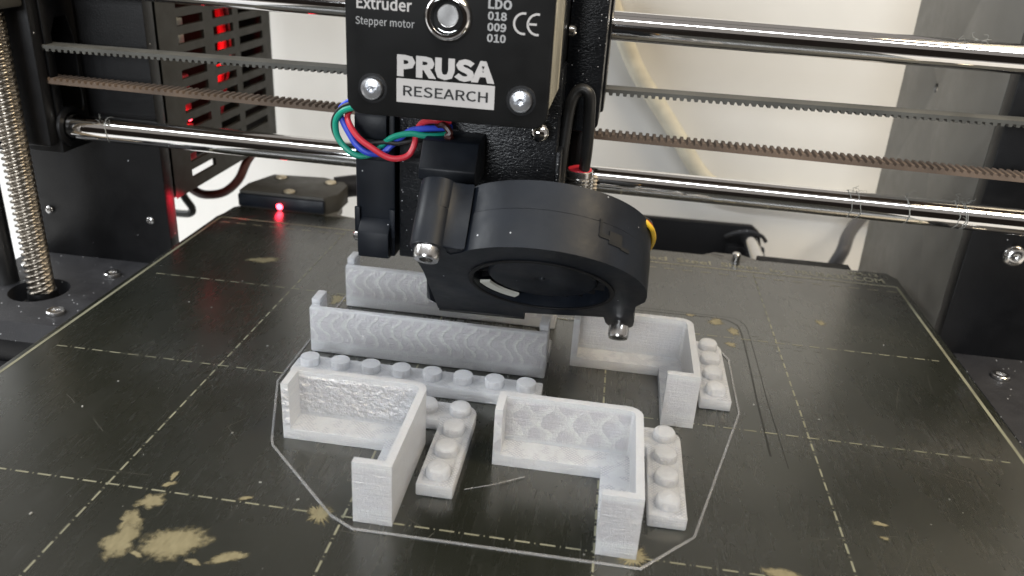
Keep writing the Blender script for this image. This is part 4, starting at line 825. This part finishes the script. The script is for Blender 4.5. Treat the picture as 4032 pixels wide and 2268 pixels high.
# body
mb = MB(); mb.box(90.6, 131.4, 127.5, 158, 24.4, 78, 0.6); build('extruder_body', mb, 'printed_black', ex)
mb = MB(); mb.box(90.6, 131.0, 124.8, 158, 78.05, 116, 0.6); build('gear_housing', mb, 'printed_black', ex)
mb = MB(); mb.prism([(131.2, 62), (132.5, 60), (139.4, 60), (140.8, 62), (140.8, 118), (131.2, 118)], (0, 141, 0), EX, EZ, EY, 0, 36, 0.5); mb.box(131.5, 141.6, 158, 177, 62, 118, 0.6); build('carriage_column', mb, 'printed_black', ex)
mb = MB(); mb.box(91, 133, 158.05, 178, 24.5, 118, 0.8); build('carriage', mb, 'black', ex)
mb = MB(); mb.box(133.05, 138.2, 160, 177, 24.5, 55.5, 0.6); build('carriage_foot', mb, 'black', ex)
mb = MB(); mb.lathe((131.6, 135.5, 86.2), EX, [(1.4, 0), (1.4, 1.2), (0.9, 1.6), (0.7, 1.0), (0, 1.0)], 16); build('grub_screw', mb, 'steel', ex)
mb = MB(); mb.box(98, 121, 128.5, 152, 17.2, 24.3, 0.6); hbk = build('heater_block', mb, 'black_matte', ex)
mb = MB(); mb.lathe((110, 140, 14.5), EZ, [(0.5, 0), (0.7, 0.05), (2.8, 1.9), (3.4, 1.9), (3.4, 2.9)], 12); build('nozzle', mb, 'gold', hbk)
# screw with domed head under the motor
mb = MB(); mb.lathe((127.2, 122, 63.3), (0.1, -1, 0.12), [(2.3, 0), (2.2, 0.8), (1.6, 1.6), (0.8, 1.95), (0, 2.0)], 24); build('dome_screw', mb, 'chrome', ex)
mb = MB(); mb.lathe((127.2, 127.4, 63.3), (0, -1, 0), [(1.4, 0), (1.4, 5.5)], 12); build('dome_screw_shank', mb, 'black', ex)
# bracket box that carries the blower
mb = MB(); mb.prism([(127.4, 60.6), (117.5, 60.2), (113.2, 54.2), (113.2, 51.5), (117, 49.8), (127.4, 49.8)], (0, 0, 0), EY, EZ, EX, 99.2, 113.2, 0.35); build('fan_bracket', mb, 'black_satin', ex)
mb = MB(); mb.tube([(101.5, 123, 62.5), (103.5, 121.5, 63.2), (105.3, 120.8, 61.6), (104.6, 120.5, 60.6), (106, 119.8, 60.3)], 0.85, 8); build('burnt_filament', mb, 'dark_red', ex)
# hot end fan seen edge on
hf = MB(); hf.box(78.9, 89.6, 127.2, 166, 24.2, 64.2, 0.6); hfo = build('hot_end_fan', hf, 'black_satin', ex)
mb = MB(); mb.prism([(127.15, 64.3), (125.4, 63.6), (124.9, 62.4), (124.9, 57.2), (127.15, 56.4)], (0, 0, 0), EY, EZ, EX, 79.6, 88.0, 0.2); build('frame_corner', mb, 'black_satin', hfo)
mb = MB(); mb.prism([(127.15, 35.2), (124.4, 32.2), (124.0, 31.4), (124.0, 24.8), (127.15, 24.2)], (0, 0, 0), EY, EZ, EX, 80.2, 88.6, 0.25); build('frame_corner', mb, 'black_satin', hfo)
for a_ in ((78.7, 80.2, 126.2, 127.1, 31, 38), (88.2, 89.8, 126.2, 127.1, 30, 38), (80.6, 88.2, 126.6, 127.1, 51.0, 52.4)):
    mb = MB(); mb.box(*a_, 0.2); build('frame_rib', mb, 'black_satin', hfo)
mb = MB(); mb.lathe((78.8, 130, 28.6), (-1, 0, 0), [(1.9, 0), (1.8, 0.9), (1.0, 1.5), (0, 1.6)], 16); build('screw', mb, 'steel', hfo)

# motor wires
def wire(nm, pts, mat, r=0.78): 
    b = MB(); b.tube(pts, r, 10, 6); return build(nm, b, mat, ex)
wire('green_wire', [(92, 118, 69), (86, 119, 68), (81.5, 120.5, 66.0), (78.1, 121.2, 64.6), (76.0, 121.6, 62.1), (75.9, 121.8, 58.7), (77.2, 121.8, 56.1), (79.6, 121.8, 54.0), (82.3, 122.2, 53.2), (85.5, 123, 54.2), (87.9, 123, 56.8), (91.0, 122, 59.1), (95.1, 121.6, 60.3), (98.4, 121.6, 60.1), (101.8, 122.2, 60.2), (104, 124, 60.4)], 'green')
wire('blue_wire', [(92, 120, 70), (84, 121.5, 69), (80.2, 122.2, 67.3), (77.4, 122.8, 65.4), (76.6, 123, 63.5), (77.6, 122.4, 61.3), (79.3, 121.8, 58.7), (81.3, 121.2, 56.2), (84.1, 121.2, 54.5), (87.5, 122.2, 54.4), (90, 123, 56.6), (92.6, 122.8, 59.0), (95.0, 122.4, 60.9), (98.4, 122.2, 61.7), (102.8, 122.8, 62.1), (105, 124, 62.2)], 'blue')
wire('red_wire', [(92, 121, 71), (84, 122.8, 68), (79.6, 123.2, 65), (78.7, 122.4, 62.9), (80.0, 121.0, 60.7), (82.4, 120.2, 58.2), (85.8, 119.8, 56.2), (89.2, 119.8, 54.4), (91.9, 120, 54.0), (94.7, 120.8, 54.9), (96.0, 121.8, 57.4), (96.2, 123, 60.4), (97.4, 123, 62.6), (99.3, 122.2, 63.7), (101.9, 122, 64.1), (104.8, 123.5, 63.8)], 'red')
wire('black_wire', [(92, 118.6, 69.6), (84, 119.8, 68), (81.0, 121.0, 66.9), (77.4, 121.9, 65.2), (75.2, 122.2, 62.1), (75.1, 122.5, 58.8), (77, 123.6, 55.2), (82, 123.6, 55.8), (88.2, 122.6, 57.2), (91.7, 122.2, 57.3), (96.1, 122.6, 58.5), (99, 124, 59)], 'black_wire', 0.6)
# probe on the right with its cable
pb = MB()
prof = [(0.0, 0)]; z = 0.0
prof = [(3.55, 0)]
while z < 30:
    prof += [(3.55, z + 0.05), (4.0, z + 0.35), (4.0, z + 0.62), (3.55, z + 0.95)]; z += 1.0
prof += [(3.75, z + 0.2), (3.75, z + 1.7), (3.5, z + 1.9)]
pb.lathe((137.0, 147, 16.2), EZ, prof, 28); pbo = build('level_probe', pb, 'steel', ex, 25)
mb = MB(); mb.lathe((137.0, 147, 47.9), EZ, [(3.4, 0), (3.3, 0.45), (2.2, 0.9), (0, 1.0)], 24); build('red_cap', mb, 'red', pbo)
mb = MB(); mb.tube([(131.9, 138, 44), (132.2, 136, 51.7), (132.6, 135.5, 58.9), (133.3, 135.5, 67.4), (134.6, 136, 71.0), (136.3, 136, 72.0), (138.0, 136, 70.6), (138.4, 137, 66.0), (138.6, 140, 57), (138.3, 145, 49.6), (138.1, 147, 47.4)], 1.55, 14); build('probe_cable', mb, 'black_wire', pbo)
mb = MB(); mb.tube([(141.4, 144.8, 47.5), (141.6, 144.6, 42), (141.3, 144.8, 34)], 0.5, 8)
for k in range(12): mb.lathe((141.5, 144.6, 47 - k * 1.05), EZ, [(0.45, -0.42), (0.78, 0), (0.45, 0.42)], 10)
build('braided_cord', mb, 'braid', pbo)
mb = MB(); mb.box(131.2, 132.6, 128, 158, 40, 57.4, 0.4); mb.prism([(131.2, 32), (141.5, 32), (143, 36), (142, 41), (131.2, 44)], (0, 143.0, 0), EX, EZ, EY, 0, 12, 0.5); build('probe_holder', mb, 'printed_black', ex)

# blower fan, tilted
PC = Vector((132.41, 96.42, 34.01)); tl = 0.838
n_ = Vector((0, -math.cos(tl), -math.sin(tl))); U_ = Vector((0, -math.sin(tl), math.cos(tl)))
def F(a, b, w): return PC + EX * a + U_ * b + n_ * w
face_poly = [(-28.4, -28.4), (-5.3, -27.6), (-5.2, -23.6), (2, -22.6), (9, -20.8), (15.2, -19.6), (15.9, -24.5), (17.2, -27.6), (19.6, -28.6), (22.0, -27.4), (22.9, -24.8), (22.9, -20.2), (22.2, -14), (22.3, -8.0), (24.1, -3.5), (24.2, 0)] + arc(0, 0, 24.1, 6, 126, 22) + [(-17.2, 16.4), (-19.2, 15.0), (-20.0, 16.5)] + arc(-23.6, 17.2, 3.9, 0, 205, 12) + [(-27.7, 8.3), (-27.4, 1.9)]
hole = arc(0, 0, 15.8, 0, 352.5, 47)
shell = [(a * 0.993, b * 0.993) for a, b in face_poly]
body_poly = [p for p in face_poly]
mb = MB(); mb.prism(face_poly, PC, EX, U_, n_, -8.6, 0, 0.0, [hole]); bl = build('blower_fan', mb, 'black_satin', ex)
mb = MB(); mb.prism(shell, PC, EX, U_, n_, -15.2, -8.75, 0.0); build('rear_shell', mb, 'black_satin', bl)
mb = MB(); mb.prism(arc(0, 0, 16.9, 0, 352.5, 47), PC, EX, U_, n_, 0.0, 0.45, 0.15, [arc(0, 0, 15.9, 0, 352.5, 47)]); build('inlet_lip', mb, 'black_matte', bl)
mb = MB(); mb.lathe(F(0, 0, -8.4), n_, [(12.6, 0), (12.6, 6.4), (12.2, 6.8), (2.2, 6.9), (1.6, 6.5), (0.7, 6.5), (0.5, 7.0), (0, 7.0)], 48); im = build('impeller', mb, 'black_satin', bl)
mb = MB()
for k in range(24):
    a = 2 * PI * k / 24; c_, s_ = math.cos(a), math.sin(a); c2_, s2_ = math.cos(a + 0.10), math.sin(a + 0.10)
    vs = [F(12.7 * c_, 12.7 * s_, -8.2), F(16.2 * c2_, 16.2 * s2_, -8.2), F(16.2 * c2_, 16.2 * s2_, -2.6), F(12.7 * c_, 12.7 * s_, -2.6)]
    off = (EX * -s_ + U_ * c_) * 0.5
    mb.add(vs + [v + off for v in vs], [(0, 1, 2, 3), (7, 6, 5, 4), (0, 4, 5, 1), (1, 5, 6, 2), (2, 6, 7, 3), (3, 7, 4, 0)])
build('blades', mb, 'black_matte', im)
mb = MB()  # pale sliver paints the light seen inside the inlet
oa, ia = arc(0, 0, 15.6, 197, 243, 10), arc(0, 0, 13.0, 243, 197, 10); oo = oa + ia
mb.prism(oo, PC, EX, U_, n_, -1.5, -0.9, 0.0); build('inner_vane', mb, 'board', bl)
# long screw boss and its screws
mb = MB(); mb.prism(arc(-23.8, 17.2, 3.9, 40, 320, 18) + [(-19.4, 14.0), (-16.2, 17.2), (-15.6, 19.0), (-17.4, 18.6), (-19.8, 19.0)], PC, EX, U_, n_, -15.3, -0.15, 0.4); build('screw_boss', mb, 'black_satin', bl)
socket_screw('screw', F(-23.7, 17.6, -0.3), n_, 2.85, 3.0, bl)
mb = MB(); mb.lathe(F(19.4, -23.0, -0.6), n_, [(1.35, 0), (1.3, 2.0)], 16); build('screw_shank', mb, 'steel', bl)
socket_screw('screw', F(19.4, -23.0, 1.1), n_, 2.6, 3.0, bl)
# latch slot in the rim: raised dark strips paint the shade of the recess
mb = MB()
def rim(a0, a1, w0, w1, r0=24.06, r1=24.3):
    vs = []; m_ = 4
    for k in range(m_ + 1):
        a = R(a0 + (a1 - a0) * k / m_)
        for r in (r0, r1):
            for w in (w0, w1): vs.append(F(r * math.cos(a), r * math.sin(a), w))
    fs = []
    for k in range(m_):
        i, j = 4 * k, 4 * k + 4
        fs += [(i, i + 1, j + 1, j), (i + 2, i + 3, j + 3, j + 2), (i, i + 2, j + 2, j), (i + 1, i + 3, j + 3, j + 1)]
    mb.add(vs, fs)
rim(59.2, 60.6, -9.2, -5.4); rim(54.5, 60, -6.1, -5.2); rim(46.0, 54.5, -7.2, -4.4); rim(40, 46.5, -4.9, -4.1); build('latch_slot', mb, 'dark', bl)
# duct below the outlet with layer ribs
mb = MB(); mb.prism([(-31.0, -24.5), (-28.6, -29.2), (-5.0, -28.6), (-5.0, -23), (-27.6, -1.0), (-28.2, -6)], PC, EX, U_, n_, -15.2, -1.2, 0.3); du = build('fan_duct', mb, 'black', bl)
mb = MB()
for k in range(16):
    t = k / 15; mb.cyl(F(-28.0 - 2.2 * t, -6 - 18 * t, -1.1), F(-27.2 - 1.2 * t, -6 - 20.5 * t, -0.9), 0.3, 6)
build('layer_ribs', mb, 'black_satin', du)
mb = MB(); mb.prism([(-28.2, -29.6), (-5.2, -28.9), (-5.2, -27.7), (-28.2, -28.5)], PC, EX, U_, n_, -6, 0.35, 0.15); build('outlet_lip', mb, 'black', du)
# fan lead on the right of the rim
for k, (mt_, dr) in enumerate((('black_wire', 0.6), ('orange', 0.5), ('yellow', 0.55))):
    pts = [F((23.9 + 0.3 * k) * math.cos(R(a)), (23.9 + 0.3 * k) * math.sin(R(a)), -15.2 + 0.7 * k) for a in (20, 13, 6, -1, -8, -14)]
    pts = [F(20.5, 9.5, -15.6)] + pts + [F(21.0, -8, -14 + k)]
    mb = MB(); mb.tube(pts, dr, 8, 4); build('fan_wire', mb, mt_, bl)
